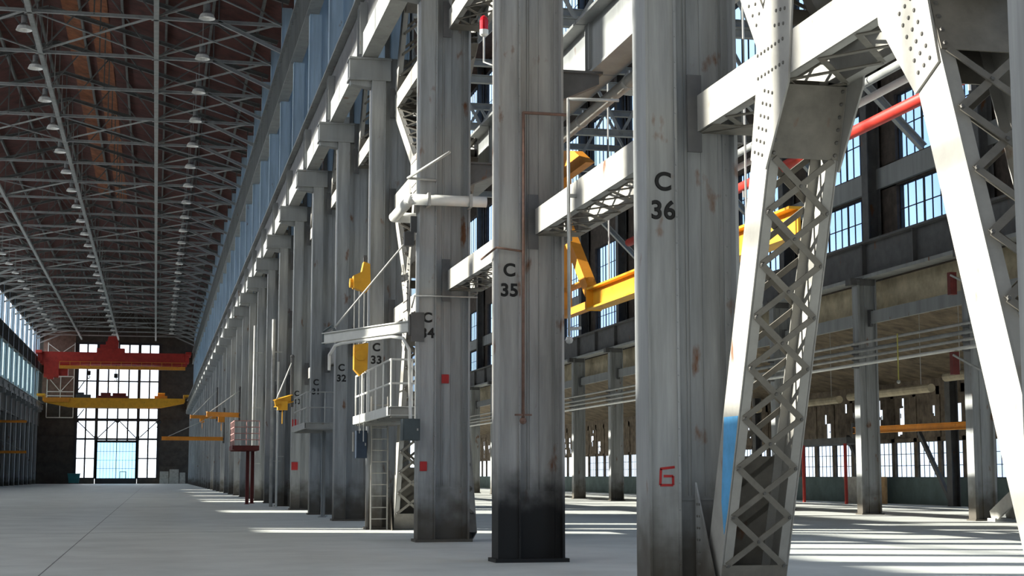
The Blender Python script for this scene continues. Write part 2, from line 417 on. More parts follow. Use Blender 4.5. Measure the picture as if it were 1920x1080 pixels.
MB().box(-9.8, -3.45, YE - 0.01, YE + 0.01, 0.95, 7.0).obj('pane', GLASSD, o)

# right wall above the aisle girder: dark brick with three tiers of windows
XD = 24.85
DY = [44.6 + 8.0 * i for i in range(-1, 22)]
m = MB()
for z0, z1 in ((8.45, 9.95), (11.7, 12.6), (15.0, 20.0), (23.0, 29.0), (34.0, 35.2)):
    m.box(25.6, 26.1 if z0 < 9 else 25.9, 20, YE, z0, z1)
for y in DY:
    m.box(25.6, 25.9, y - 1.1, y + 1.5, 9.95, 15); m.box(25.6, 25.9, y - 0.1, y + 0.5, 15, 35)
struct(m.obj('wall_right', BRICK))
struct(MB().box(25.45, 25.6, 20, YE, 11.75, 12.5).obj('trim_4', GIRD))
for y in DY[:-1]:
    for z0, z1, nz in ((9.95, 11.7, 2), (12.6, 15.0, 2), (20.0, 23.0, 1), (29.0, 34.0, 2)):
        window(y + (1.5 if z0 < 15 else 0.5), y + (6.9 if z0 < 15 else 7.9), z0, z1, 25.75, 9, nz, GLASSB, 0.035, 3, 0.04)

# outer lean-to: dado, low windows, ragged boarded lights above, sloping cream ceiling
XO = 36.0
m = MB(); m.box(XO, XO + 0.3, 20, 200, 0, 1.3); struct(m.obj('wall_outer', DADO))
m = MB()
for i in range(70):
    y = 40 + i * 2.4
    m.box(XO, XO + 0.16, y - 0.17, y + 0.17, 1.3, 5.6)
m.box(XO, XO + 0.3, 38, 210, 3.0, 3.2); m.box(XO, XO + 0.3, 38, 210, 5.2, 6.2)
for i in range(70):
    y = 40.17 + i * 2.4
    gone = set()
    if random.random() < 0.6:
        hc = random.randint(1, 6)
        for c in (hc - 1, hc, hc + 1):
            r0 = random.randint(0, 2)
            for r in range(r0, min(4, r0 + random.randint(1, 3))): gone.add((c, r))
    elif random.random() < 0.5: gone.add((random.randint(0, 7), random.randint(0, 3)))
    for c in range(8):
        for r in range(4):
            z = 3.2 + r * 0.5; yb0, yb1 = y + c * 0.2575 + 0.006, y + (c + 1) * 0.2575 - 0.006
            if (c, r) in gone:
                if random.random() < 0.6: m.box(XO + 0.05, XO + 0.1, yb0 if random.random() < 0.5 else yb0 + 0.14, yb1 if random.random() < 0.5 else yb1 - 0.1, z, z + random.uniform(0.1, 0.25))
                continue
            m.box(XO + 0.05, XO + 0.1, yb0, yb1, z, z + 0.5)
struct(m.obj('wall_outer_boards', BOARD))
for i in range(70):
    y = 40.17 + i * 2.4
    if y > 130: break
    window(y, y + 2.06, 1.3, 3.0, XO + 0.1, 4, 3, GLASS, 0.03, None, 0.03)
m = MB(); m.prism([(26.0, 8.4), (36.3, 5.9), (36.3, 6.1), (26.0, 8.6)], 1, 20, 210); struct(m.obj('ceiling_lean_to', LEAN))
m = MB(); m.box(25.7, 25.85, 20, 210, 7.3, 8.5); struct(m.obj('wall_lean_to', CREAM))
# ------------------------------------------------------------------ right row: stepped crane columns
def build_column():
    t = thing('crane_column', 'x', 'column', (0, 0, 0), 'stepped steel columns along the right of the hall')
    nf = MB()
    nf.box(0.0, 0.03, 0, 0.5, 0.06, 11.8); nf.box(0.34, 0.37, 0.0, 0.5, 0.06, 11.8)
    nf.box(0.03, 0.34, 0.02, 0.06, 0.06, 11.8); nf.box(0.03, 0.34, 0.44, 0.48, 0.06, 11.8)
    for z in [0.4 + 0.3 * i for i in range(38)]:
        nf.rivet((0.355, 0.0, z), (0, -1, 0), 0.014)
    nf.obj('nave_flange', STEEL, t)
    wp = MB(); wp.box(0.37, 1.06, 0.20, 0.27, 0.06, 14.5)
    for x in (0.52, 0.56, 0.72, 0.93): wp.box(x, x + 0.012, 0.188, 0.20, 1.15, 14.5)
    wp.box(0.37, 1.06, 0.185, 0.2, 1.1, 1.125)
    wp.obj('web_plate', STEEL, t)
    af = MB(); af.box(1.06, 1.10, 0.0, 0.5, 0.06, 14.5); af.box(0.98, 1.06, 0.17, 0.20, 0.06, 14.5)
    for z in [0.4 + 0.3 * i for i in range(46)]: af.rivet((1.02, 0.17, z), (0, -1, 0), 0.014)
    af.obj('aisle_flange', STEEL, t)
    MB().box(-0.05, 1.16, -0.05, 0.55, 0, 0.06).obj('base_plate', STEEL, t)
    br = MB(); br.box(-0.6, 0.5, 0.02, 0.48, 11.85, 12.42); br.box(-0.62, 0.52, -0.02, 0.52, 12.36, 12.42)
    br.prism([(-0.6, 11.85), (0.0, 11.85), (0.0, 11.62), (-0.55, 11.7)], 1, 0.1, 0.4)
    br.box(-0.62, 0.5, -0.02, 0.52, 11.8, 11.85)
    br.obj('bracket', GIRD, t)
    ab = MB(); ab.prism([(1.10, 7.6), (1.10, 8.1), (1.75, 8.1), (1.75, 7.9)], 1, 0.12, 0.40); ab.box(1.1, 1.8, 0.05, 0.48, 8.06, 8.1)
    ab.obj('aisle_bracket', GIRD2, t)
    us = MB(); us.ibeam((0.74, 0.25, 12.42), (0.74, 0.25, 25.6), 0.5, 0.5, 0.03, (1, 0, 0))
    us.box(0.5, 0.53, 0.0, 0.5, 12.42, 25.6); us.box(0.52, 0.97, 0.02, 0.05, 12.42, 25.6)
    us.box(0.97, 1.6, 0.2, 0.26, 14.5, 25.6); us.box(1.57, 1.6, 0.0, 0.5, 14.5, 25.6)
    us.obj('upper_shaft', UPPER, t)
    return t
def text_mesh(body, size, bold=0.02):
    cu = bpy.data.curves.new('stencil', 'FONT'); cu.body = body; cu.size = size; cu.align_x = 'CENTER'; cu.align_y = 'CENTER'
    cu.bevel_depth = 0.009; cu.bevel_resolution = 0; cu.space_character = 1.05
    o = bpy.data.objects.new('stencil_tmp', cu); COL.objects.link(o)
    dg = bpy.context.evaluated_depsgraph_get(); me = bpy.data.meshes.new_from_object(o.evaluated_get(dg))
    bpy.data.objects.remove(o); bpy.data.curves.remove(cu)
    me.materials.clear(); me.materials.append(BLACK)
    return me
col0 = build_column()
col_tree = snapshot(col0)
def col_label(k):
    if k == 37: return 'grey steel column with rust spots cut off by the right edge of the picture'
    if k == 36: return 'big grey steel column stencilled C 36 with a red painted mark near its foot'
    if k == 35: return 'grey steel column stencilled C 35 whose foot is scorched black'
    if k == 34: return 'grey steel column stencilled C 34 that carries the white jib arm'
    if k >= 30: return 'grey stepped steel column stencilled C %d beside the hall floor' % k
    return 'grey stepped steel column, %s beyond the one stencilled C 30' % nth(30 - k)
COLS = {}
for k in range(37, 3, -1):
    loc = (XN, Yc(k), 0) if k < 37 else (XN + 0.02, Yc(k) - 0.3, 0)
    if k == 37: c = col0; c.location = loc; c['label'] = col_label(k)
    else: c = dup(col0, loc, col_label(k), None, col_tree)
    COLS[k] = c
    if 29 <= k <= 36:
        for body, z in (('C', 4.69), (str(k), 4.36)):
            o = bpy.data.objects.new('stencil', text_mesh(body, 0.29)); COL.objects.link(o)
            o.parent = c; o.location = (0.185 if k < 36 else 0.2, -0.004 + 0.02, z); o.rotation_euler = (PI / 2, 0, 0)
            o['label'] = 'black stencilled ' + ('letter C' if body == 'C' else 'number ' + body)
    if k == 35:
        for ch in kids(c):
            if ch.name.split('.')[0] in ('nave_flange', 'web_plate', 'aisle_flange', 'base_plate'):
                ch.material_slots[0].link = 'OBJECT'; ch.material_slots[0].material = SOOT
    if k == 36:
        g = MB()
        for p, q in (((0.13, 1.45), (0.30, 1.47)), ((0.14, 1.45), (0.13, 1.27)), ((0.13, 1.27), (0.28, 1.27)), ((0.28, 1.27), (0.28, 1.37)), ((0.28, 1.37), (0.17, 1.37))):
            g.bar((p[0], 0.018, p[1]), (q[0], 0.018, q[1]), 0.028, 0.006, (0, -1, 0))
        g.obj('paint_mark', REDSIGN, c)['label'] = 'red hand painted mark'

# ------------------------------------------------------------------ crane girders on the right row
def build_lower_girder():
    t = thing('crane_girder', 'x', 'crane girder', (0, 0, 0), 'lower crane girder spans on the column brackets')
    g = MB()
    g.box(0.0, 0.42, 0.02, 7.98, 12.43, 12.48); g.box(0.0, 0.04, 0.02, 7.98, 12.48, 13.02); g.box(0.0, 0.24, 0.02, 7.98, 13.02, 13.06)
    g.obj('bottom_plate', GIRD, t)
    g = MB(); g.box(0.12, 0.16, 0.02, 7.98, 13.06, 14.2); g.use(1); g.box(-0.1, 0.40, 0.02, 7.98, 14.2, 14.27)
    for y in (0.08, 0.3, 7.7, 7.92): g.box(-0.08, 0.12, y - 0.015, y + 0.015, 12.48, 13.9)
    g.obj('plate_web', (GIRD2, GIRD), t)  # dark steel on the upper web paints in the shade above the sunlit plate
    MB().ibeam((0.2, 0.0, 14.34), (0.2, 8.0, 14.34), 0.12, 0.14, 0.03).obj('rail', GIRD2, t)
    return t
def build_upper_girder():
    t = thing('upper_crane_girder', 'x', 'crane girder', (0, 0, 0), 'upper crane girder spans high on the columns')
    g = MB()
    g.box(-0.1, 0.42, 0.02, 7.98, 20.62, 20.68); g.box(0.12, 0.16, 0.02, 7.98, 20.68, 22.6); g.box(-0.16, 0.42, 0.02, 7.98, 22.6, 22.68)
    for i in range(8): g.box(-0.04, 0.12, 0.5 + i - 0.02, 0.5 + i + 0.02, 20.68, 22.6)
    g.obj('plate_web', GIRD, t)
    MB().ibeam((0.1, 0.0, 22.75), (0.1, 8.0, 22.75), 0.12, 0.14, 0.03).obj('rail', GIRD2, t)
    return t
lg = build_lower_girder(); lgt = snapshot(lg); ug = build_upper_girder(); ugt = snapshot(ug)
def span_name(k): return 'C %d and C %d' % (k, k - 1)
first = True
for k in range(37, 3, -1):
    y = Yc(k) + 0.25
    if k >= 31: sp = 'between the columns stencilled C %d and C %d' % (k, k - 1) if k < 37 else 'just before the column stencilled C 36'
    else: sp = '%s span beyond the column stencilled C 30' % nth(31 - k)
    if k <= 34:
        la = 'lower grey crane girder on brackets, ' + sp
        if k == 34: lg.location = (XN - 0.27, y, 0); lg['label'] = la
        else: dup(lg, (XN - 0.27, y, 0), la, None, lgt)
    if k <= 31:
        la = 'upper crane girder under the roof, ' + sp
        if k == 31: ug.location = (XN + 0.45, y, 0); ug['label'] = la
        else: dup(ug, (XN + 0.45, y, 0), la, None, ugt)

# ------------------------------------------------------------------ riveted portal bracing in each bay of the right row
# local: y runs from the far column (0) towards the camera as -s ; x from 0 (nave side) to 0.78
W = 0.74
def lat(m, p, q, half, n, x, w_=0.055, t=0.012):
    """double lacing between two chords that run from p to q, offset +-half across, drawn in the plane x..x+W; p,q are (s,z)"""
    pass
def member_axes(p, q):
    (s0, z0), (s1, z1) = p, q; d = Vector((0, -(s1 - s0), z1 - z0)); return Vector((0, -s0, z0)), Vector((0, -s1, z1)), d.normalized()
def lattice_member(parent, name, p, q, dep, pitch, double=True, plate0=0.0, plate1=0.0, lace_faces=(-1, 1), mat_ch=PALE, back=0.0):
    a, b_, d = member_axes(p, q)
    nrm = Vector((1, 0, 0)).cross(d).normalized()     # across the member in its plane
    if nrm.y > 0: nrm = -nrm                            # towards the camera
    c = MB()
    for x, sgn in ((0.0, 1), (W, -1)):
        # plate web + two edge angles
        c.sect(a + Vector((x, 0, 0)), b_ + Vector((x, 0, 0)), [(-dep / 2, -0.012), (dep / 2, -0.012), (dep / 2, 0.012), (-dep / 2, 0.012)], (1, 0, 0))
        for sd_ in (-1, 1):
            o = nrm * (sd_ * (dep / 2 - 0.006)) + Vector((x + sgn * 0.055, 0, 0))
            c.bar(a + o, b_ + o, 0.012, 0.11, (1, 0, 0))
    mo = c.obj(name, mat_ch, parent)
    l = MB(); ln = (b_ - a).length; u0 = plate0; u1 = ln - plate1; n = max(1, round((u1 - u0) / pitch))
    rl = []
    for sd_ in lace_faces:
        off = nrm * (sd_ * (dep / 2 + 0.006))
        for i in range(n):
            p0 = a + d * (u0 + (u1 - u0) * i / n) + off; p1 = a + d * (u0 + (u1 - u0) * (i + 1) / n) + off
            e1 = (p0 + Vector((0.05, 0, 0)), p1 + Vector((W - 0.05, 0, 0))); e2 = (p0 + Vector((W - 0.05, 0, 0)), p1 + Vector((0.05, 0, 0)))
            l.bar(e1[0], e1[1], 0.065, 0.012, nrm)
            if double: l.bar(e2[0] + nrm * sd_ * 0.012, e2[1] + nrm * sd_ * 0.012, 0.065, 0.012, nrm)
            if sd_ == 1:
                for pt in (p0 + Vector((0.05, 0, 0)), p0 + Vector((W - 0.05, 0, 0)), (p0 + p1) / 2 + Vector((W / 2, 0, 0))):
                    rl.append(pt + nrm * 0.018)
        p0_ = max(plate0, back) if sd_ == -1 else plate0
        if p0_ > 0:
            l.sect(a + off + Vector((W / 2, 0, 0)), a + off + Vector((W / 2, 0, 0)) + d * p0_, [(-0.006, -W / 2), (0.006, -W / 2), (0.006, W / 2), (-0.006, W / 2)], (1, 0, 0))
        if plate1 > 0:
            l.sect(b_ + off + Vector((W / 2, 0, 0)), b_ + off + Vector((W / 2, 0, 0)) - d * plate1, [(-0.006, -W / 2), (0.006, -W / 2), (0.006, W / 2), (-0.006, W / 2)], (1, 0, 0))
            if sd_ == 1:
                for i in range(6):
                    for xx in (0.04, W - 0.04): rl.append(b_ + off + Vector((xx, 0, 0)) - d * (0.05 + (plate1 - 0.1) * i / 5) + nrm * 0.008)
    l.use(1)
    for c_ in rl: l.rivet(c_, nrm, 0.022)
    l.obj('lacing', (LACE, RIVET), mo)
    return mo
def strut_member(parent, z, s0, s1, h, pitch=0.8):
    c = MB()
    for x in (0.0, W):
        c.box(x - 0.012, x + 0.012, -s1, -s0, z - h / 2, z + h / 2)
        sg = 1 if x == 0 else -1
        for zz in (z - h / 2 + 0.006, z + h / 2 - 0.006): c.box(min(x, x + sg * 0.11), max(x, x + sg * 0.11), -s1, -s0, zz - 0.006, zz + 0.006)
    o = c.obj('strut', PALE, parent)
    l = MB(); n = round((s1 - s0) / pitch)
    for zz in (z - h / 2 - 0.008, z + h / 2 + 0.008):
        for i in range(n):
            ya, yb = -s0 - (s1 - s0) * i / n, -s0 - (s1 - s0) * (i + 1) / n
            l.bar((0.05, ya, zz), (W - 0.05, yb, zz), 0.065, 0.012); l.bar((W - 0.05, ya, zz + 0.012), (0.05, yb, zz + 0.012), 0.065, 0.012)
        for s_ in (s0, s1 - 0.45): l.box(0.02, W - 0.02, -s_ - 0.45, -s_, zz - 0.006, zz + 0.006)
    l.obj('lacing', LACE, o)
    return o
def gusset(parent, pts, rows, x, nx):
    g = MB(); g.prism([(-s, z) for s, z in pts], 0, x, x + nx * 0.02)
    g.use(1)
    for s, z in rows: g.rivet((x + nx * 0.02, -s, z), (nx, 0, 0), 0.02)
    return g.obj('gusset_plate', (PALE, RIVET), parent)
def build_portal(braced):
    t = thing('portal_bracing', 'x', 'bracing', (0, 0, 0), 'riveted portal bracing between the right columns')
    Z1, Z2, Z3 = 5.5, 8.5, 11.2
    G = 7.5
    for mir in (False, True):
        f = (lambda s: G - s) if mir else (lambda s: s)
        lattice_member(t, 'diagonal', (f(0.15), Z3 + 0.3), (f(1.5), 13.6), 0.34, 0.5, False, 0.5, 0.3)
        if not braced: continue
        lattice_member(t, 'leg', (f(0.25), 0.1), (f(2.2), 5.35), 0.44, 0.55, True, 0.42, 0.75, back=1.5)
        lattice_member(t, 'diagonal', (f(0.1), Z2 - 0.1), (f(2.05), 6.15), 0.34, 0.62, True, 0.3, 0.3)
        lattice_member(t, 'diagonal', (f(2.55), 6.3), (f(3.45), Z2 - 0.1), 0.30, 0.62, True, 0.3, 0.3)
        lattice_member(t, 'diagonal', (f(0.1), Z3 - 0.2), (f(3.3), Z2 + 0.4), 0.34, 0.62, True, 0.4, 0.3)
        pts = [(f(1.72), 4.62), (f(2.12), 4.45), (f(2.75), 5.2), (f(3.0), 6.6), (f(2.55), 6.75), (f(2.15), 6.1), (f(1.75), 6.65), (f(1.5), 6.4), (f(1.95), 5.75), (f(1.9), 5.3)]
        rows = []
        for i in range(6):
            for j_ in range(3): rows.append((f(1.83 + 0.06 * i + 0.1 * j_ + 0.02), 4.68 + 0.115 * i - 0.035 * j_))
        for i in range(8):
            for zz in (5.42, 5.66): rows.append((f(1.98 + 0.095 * i), zz))
        for i in range(6):
            for j_ in range(3): rows.append((f(2.45 + 0.045 * i + 0.11 * j_), 5.85 + 0.14 * i - 0.02 * j_))
        for i in range(4):
            for j_ in range(2): rows.append((f(1.66 + 0.1 * i + 0.08 * j_), 6.38 - 0.13 * i + 0.1 * j_))
        gusset(t, pts, rows, -0.014, -1); gusset(t, pts, rows, W + 0.014, 1)
        # shoe beside the column foot
        sh = MB(); sh.prism([(-f(-0.0), 0.0), (-f(0.75), 0.0), (-f(0.55), 0.35), (-f(0.0), 1.3)], 0, -0.09, -0.07)
        rr = sh.use(1)
        for i in range(8):
            for j_ in range(2): rr.rivet((-0.09, -f(0.07 + 0.07 * j_), 0.15 + 0.13 * i), (-1, 0, 0), 0.016)
        sh.obj('shoe_plate', (STEEL, RIVET), t)
    for z in ((Z1, Z2, Z3) if braced else (Z1, Z3)): strut_member(t, z, 0.0, G, 0.42)
    c2 = [(3.35, Z2 - 0.45), (4.15, Z2 - 0.45), (4.6, Z2), (4.5, Z2 + 0.6), (3.0, Z2 + 0.6), (2.9, Z2)]
    rows = [(3.2 + 0.12 * i, Z2 + zz) for i in range(10) for zz in (-0.14, 0.14)] + [(3.45 + 0.1 * i, Z2 - 0.32) for i in range(7)] + [(3.15 + 0.13 * i, Z2 + 0.45) for i in range(10)]
    if braced: gusset(t, c2, rows, -0.014, -1)
    for zz, hh in ((Z1, 0.45), (Z2, 0.4), (Z3, 0.4)) if braced else ((Z1, 0.45), (Z3, 0.4)):
        for yy in (0.0, -G + 0.03):
            sp = MB(); sp.box(-0.13, 0.04, yy - 0.03, yy, zz - hh, zz + hh); sp.obj('splice_plate', GIRD2, t)
    return t
po = build_portal(True); pot = snapshot(po); pu = build_portal(False); put = snapshot(pu); pu_used = False
for k in range(36, 20, -1):
    loc = (XN + 0.62, Yc(k), 0); br = k in (36, 33, 29, 26, 23)
    kind = 'lattice portal frame with inclined legs, ' if br else 'lattice struts without legs, '
    if k == 36: la = 'nearest lattice portal frame, its leg blue low down'
    elif k >= 30: la = kind + 'between the columns C %d and C %d' % (k, k + 1)
    else: la = kind + '%s bay beyond column C 30' % nth(30 - k)
    if k == 36: po.location = loc; po['label'] = la
    elif br: dup(po, loc, la, None, pot)
    elif not pu_used: pu.location = loc; pu['label'] = la; pu_used = True
    else: dup(pu, loc, la, None, put)
# flat blue patch laid on the nearest leg
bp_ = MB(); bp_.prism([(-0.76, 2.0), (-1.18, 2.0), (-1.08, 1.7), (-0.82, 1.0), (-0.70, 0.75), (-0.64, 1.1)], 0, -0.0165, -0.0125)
bp_.obj('blue_patch', BLUE, po)['label'] = 'blue patch low on the leg'

# ------------------------------------------------------------------ aisle crane girders (C side) and D row
def build_aisle_girder():
    t = thing('aisle_crane_girder', 'x', 'crane girder', (0, 0, 0), 'aisle crane girder spans behind the right columns')
    g = MB(); g.box(0, 0.5, 0.02, 7.98, 8.1, 8.15); g.box(0.02, 0.06, 0.02, 7.98, 8.15, 8.95); g.box(-0.22, 0.5, 0.02, 7.98, 8.95, 9.0)
    for y in (0.1, 2.7, 5.3, 7.9): g.box(-0.03, 0.02, y - 0.02, y + 0.02, 8.15, 8.95)
    g.obj('plate_web', GIRD, t)
    MB().ibeam((0.06, 0, 9.07), (0.06, 8.0, 9.07), 0.12, 0.14, 0.03).obj('rail', GIRD2, t)
    return t
ag = build_aisle_girder(); agt = snapshot(ag)
for k in range(36, 24, -1):
    la = 'aisle side crane girder behind the right columns, ' + ('between C %d and C %d' % (k, k - 1) if k >= 31 else '%s span beyond C 30' % nth(31 - k))
    if k == 36: ag.location = (6.95, Yc(k) + 0.25, 0); ag['label'] = la
    else: dup(ag, (6.95, Yc(k) + 0.25, 0), la, None, agt)

def build_dcol():
    t = thing('aisle_column', 'x', 'column', (0, 0, 0), 'steel columns along the far side of the aisle')
    MB().box(0, 0.10, 0, 0.45, 0.05, 8.4).obj('nave_flange', STEEL, t)
    m = MB(); m.box(0.10, 0.68, 0.10, 0.2, 0.05, 8.4); m.box(0.68, 0.74, 0, 0.45, 0.05, 8.4); m.box(0.3, 0.33, 0.07, 0.1, 0.05, 8.4)
    m.obj('web_plate', STEEL, t)
    MB().box(-0.05, 0.8, -0.06, 0.5, 0, 0.05).obj('base_plate', STEEL, t)
    MB().ibeam((0.75, 0.22, 8.4), (0.75, 0.22, 35), 0.5, 0.5, 0.04, (1, 0, 0)).obj('upper_shaft', GIRD2, t)
    m = MB(); m.box(-0.25, 0.7, 0.0, 0.45, 8.2, 8.45); m.obj('bracket', GIRD2, t)
    return t
dc = build_dcol(); dct = snapshot(dc)
def build_dgird():
    t = thing('aisle_wall_girder', 'x', 'crane girder', (0, 0, 0), 'dark crane girder spans along the far side of the aisle')
    MB().box(-0.3, 0.35, 0, 8, 8.42, 8.54).obj('bottom_flange', GIRD, t)
    g = MB(); g.box(-0.05, 0, 0, 8, 8.54, 9.7); g.box(-0.3, 0.5, 0, 8, 9.7, 9.78)
    for y in (0.04, 4, 7.96): g.box(-0.22, -0.05, y - 0.03, y + 0.03, 8.54, 9.7)
    g.obj('plate_web', GIRD2, t)
    return t
dg_ = build_dgird(); dgt = snapshot(dg_)
def build_tie():
    t = thing('tie_beam', 'x', 'beam', (0, 0, 0), 'blue grey tie beams between the far aisle columns')
    MB().chan((0, 0.45, 7.02), (0, 8.0, 7.02), 0.14, 0.44, 0.03).obj('channel', GIRD, t)
    MB().box(-0.1, 0.02, 0.4, 0.6, 6.7, 7.3).obj('end_plate', GIRD2, t); MB().box(-0.1, 0.02, 7.85, 8.05, 6.7, 7.3).obj('end_plate', GIRD2, t)
    return t
tb = build_tie(); tbt = snapshot(tb)
DCOL = DY[1:14]
for i, y in enumerate(DCOL):
    la = ['grey steel aisle column near the right edge, with a raking strut at its foot', 'grey steel aisle column seen just right of the nearest lattice leg, pale stained foot'][i] if i < 2 \
        else 'grey steel aisle column, %s back along the far side of the aisle' % nth(i + 1)
    if i == 0: dc.location = (24.5, y, 0); dc['label'] = la
    else: dup(dc, (24.5, y, 0), la, None, dct)
    a = 'from the %s to the %s aisle column' % (nth(i + 1), nth(i + 2))
    if i == 0: dg_.location = (25.0, y + 0.2, 0); dg_['label'] = 'dark plate girder below the aisle windows, ' + a; tb.location = (25.0, y, 0); tb['label'] = 'blue grey tie beam under the dark girder, ' + a
    else: dup(dg_, (25.0, y + 0.2, 0), 'dark plate girder below the aisle windows, ' + a, None, dgt); dup(tb, (25.0, y, 0), 'blue grey tie beam under the dark girder, ' + a, None, tbt)
dup(dg_, (25.0, DCOL[0] - 7.8, 0), 'dark plate girder below the aisle windows, ending at the right edge of the picture', None, dgt)
dup(tb, (25.0, DCOL[0] - 8, 0), 'blue grey tie beam under the dark girder, ending at the right edge of the picture', None, tbt)
# raking strut at the foot of the first aisle column
t = thing('raking_strut', 'raking lattice strut rising from the foot of the nearest aisle column', 'strut', (24.75, 44.1, 0))
for x in (0.0, 0.5): MB().bar((x, 0, 0.12), (x, -7, 3.6), 0.06, 0.42).obj('chord', PALE, t)
m = MB()
for i in range(9): a, b_ = i / 9, (i + 1) / 9; m.bar((0, -7 * a, 0.33 + 3.48 * a), (0.5, -7 * b_, 0.33 + 3.48 * b_), 0.05, 0.015); m.bar((0.5, -7 * a, 0.35 + 3.48 * a), (0, -7 * b_, 0.35 + 3.48 * b_), 0.05, 0.015)
m.obj('lacing', LACE, t)
MB().box(-0.1, 0.6, -0.35, 0.1, 0, 0.1).obj('foot', PALE, t)

# aisle roof trusses (bottom chord, knee braces) seen between the columns
t = thing('aisle_truss', 'x', 'roof truss', (0, 0, 0), 'steel trusses across the aisle roof')
m = MB(); m.ibeam((7.0, 0, 16.2), (25.7, 0, 16.2), 0.25, 0.3, 0.03); m.obj('bottom_chord', TRUSS, t)
m = MB(); m.ibeam((7.0, 0, 19.0), (25.7, 0, 19.0), 0.25, 0.3, 0.03); m.obj('top_chord', TRUSS, t)
m = MB()
for i in range(6): x = 7.0 + 18.7 * i / 6; m.bar((x, 0, 16.2), (x + 18.7 / 12, 0, 19), 0.12, 0.12); m.bar((x + 18.7 / 12, 0, 19), (x + 18.7 / 6, 0, 16.2), 0.12, 0.12)
m.obj('web_member', TRUSS, t)
MB().ibeam((7.0, 0, 12.6), (10.5, 0, 16.1), 0.25, 0.25, 0.03).obj('knee_brace', TRUSS, t); MB().ibeam((25.5, 0, 12.6), (22, 0, 16.1), 0.25, 0.25, 0.03).obj('knee_brace', TRUSS, t)
att = snapshot(t)
for i in range(8):
    y = Yc(35) + 0.25 + 8 * i
    la = 'grey roof truss across the aisle at column C %d' % (35 - i) if i < 6 else 'grey roof truss across the aisle, %s beyond column C 30' % nth(i - 5)
    if i == 0: t.location = (0, y, 0); t['label'] = la
    else: dup(t, (0, y, 0), la, None, att)

# ------------------------------------------------------------------ left row
t = thing('steel_column', 'x', 'column', (0, 0, 0), 'steel columns along the left of the hall')
m = MB(); m.box(-0.37, 0, 0, 0.5, 0, 11.8); m.obj('nave_flange', STEEL, t)
m = MB(); m.box(-1.1, -0.37, 0.2, 0.27, 0, 14.5); m.box(-1.15, -1.1, 0, 0.5, 0, 14.5); m.obj('web_plate', STEEL, t)
m = MB(); m.box(-0.5, 0.6, 0.02, 0.48, 11.8, 12.42); m.obj('bracket', GIRD, t)
m = MB(); m.box(-0.45, -0.02, 0, 0.5, 12.42, 25.6); m.obj('upper_shaft', UPPER, t)
lct = snapshot(t); lct0 = t; seen = 0; left_g = []
for jj in range(NB):
    y = Y0L + 8 * jj
    if y < 195:                                  # beyond the left edge of the frame: unseen columns kept to cast shadows
        r = dup(lct0, (XL, y, 0), '', None, lct); r.name = 'unseen_left_column'; r['kind'] = 'structure'
        for q in ('label', 'category', 'group'): del r[q]
    elif not seen: lct0.location = (XL, y, 0); lct0['label'] = 'left row steel column, first from the left edge of the picture'; seen = 1
    else:
        dup(lct0, (XL, y, 0), 'left row steel column, %s from the left edge of the picture' % nth(seen + 1), None, lct); seen += 1
    if y > 195:
        c = dup(lg, (XL + 0.27, y + 0.25, 4.72), 'left lower crane girder, %s span from the left edge of the picture' % nth(seen), 'left crane girder spans', lgt); c.scale = (-1, 1, 0.62); left_g.append(c)
        c = dup(ug, (XL - 0.05, y + 0.25, -1.98), 'left upper crane girder under the roof, %s span from the left edge' % nth(seen), 'left upper crane girder spans', ugt); c.scale = (-1, 1, 1); left_g.append(c)

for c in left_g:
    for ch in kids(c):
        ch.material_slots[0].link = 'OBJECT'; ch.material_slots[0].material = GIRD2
# ------------------------------------------------------------------ nave roof trusses, runners, bracing, lamps
ZT = 24.7
PX = [-19.1, -16.1, -12.95, -9.9, -6.8, -3.65, -0.55, 2.6, 5.84]
t = thing('roof_truss', 'x', 'roof truss', (0, 0, 0), 'steel trusses across the hall roof')
m = MB(); m.ibeam((XL, 0, ZT), (5.9, 0, ZT), 0.16, 0.17, 0.03); m.obj('bottom_chord', TRUSS, t)
def ztop(x): return deck_z(x) - 0.45
m = MB(); m.ibeam((XL, 0, ztop(XL)), (-7, 0, ztop(-7)), 0.2, 0.26, 0.04); m.ibeam((-7, 0, ztop(-7)), (6.2, 0, ztop(6.2)), 0.2, 0.26, 0.04); m.obj('top_chord', TRUSS2, t)
m = MB()
for i, x in enumerate(PX):
    m.bar((x, 0, ZT), (x, 0, ztop(x)), 0.07, 0.07, (1, 0, 0))
    if i < 8:
        a, b_ = (x, PX[i + 1]) if i % 2 == 0 else (PX[i + 1], x)
        m.bar((a, 0, ZT), (b_, 0, ztop(b_)), 0.075, 0.075)
m.obj('web_member', TRUSS2, t)
for sx in (1, -1):
    m = MB()
    if sx > 0: m.ibeam((2.6, 0, ZT), (5.84, 0, 23.3), 0.18, 0.2, 0.03)
    else: m.ibeam((-16.1, 0, ZT), (XL, 0, 23.3), 0.18, 0.2, 0.03)
    m.obj('knee_brace', TRUSS, t)
for x in (-12.95, -6.8, -0.55): MB().box(x - 0.25, x + 0.25, -0.12, 0.12, ZT - 0.13, ZT - 0.1).obj('gusset_plate', TRUSS, t)
trt = snapshot(t); tr0 = t
TY = [Yc(k) + 0.25 for k in range(28, 3, -1)]
for i, y in enumerate(TY):
    la = 'grey steel roof truss spanning the hall, %s back from the top of the picture' % nth(i + 1)
    if i == 0: t.location = (0, y, 0); t['label'] = la
    else: dup(tr0, (0, y, 0), la, None, trt)
for x, la in ((-0.55, 'long grey runner beam under the roof trusses, right of the three'), (-6.8, 'long grey runner beam under the roof trusses, along the middle of the hall'),
              (-12.95, 'long grey runner beam under the roof trusses, left of the three')):
    m = MB(); m.ibeam((x, TY[0] - 9, ZT - 0.02), (x, YE, ZT - 0.02), 0.26, 0.22, 0.03); tag(m.obj('runner_beam', TRUSS), la, 'beam', 'runner beams along the hall roof')
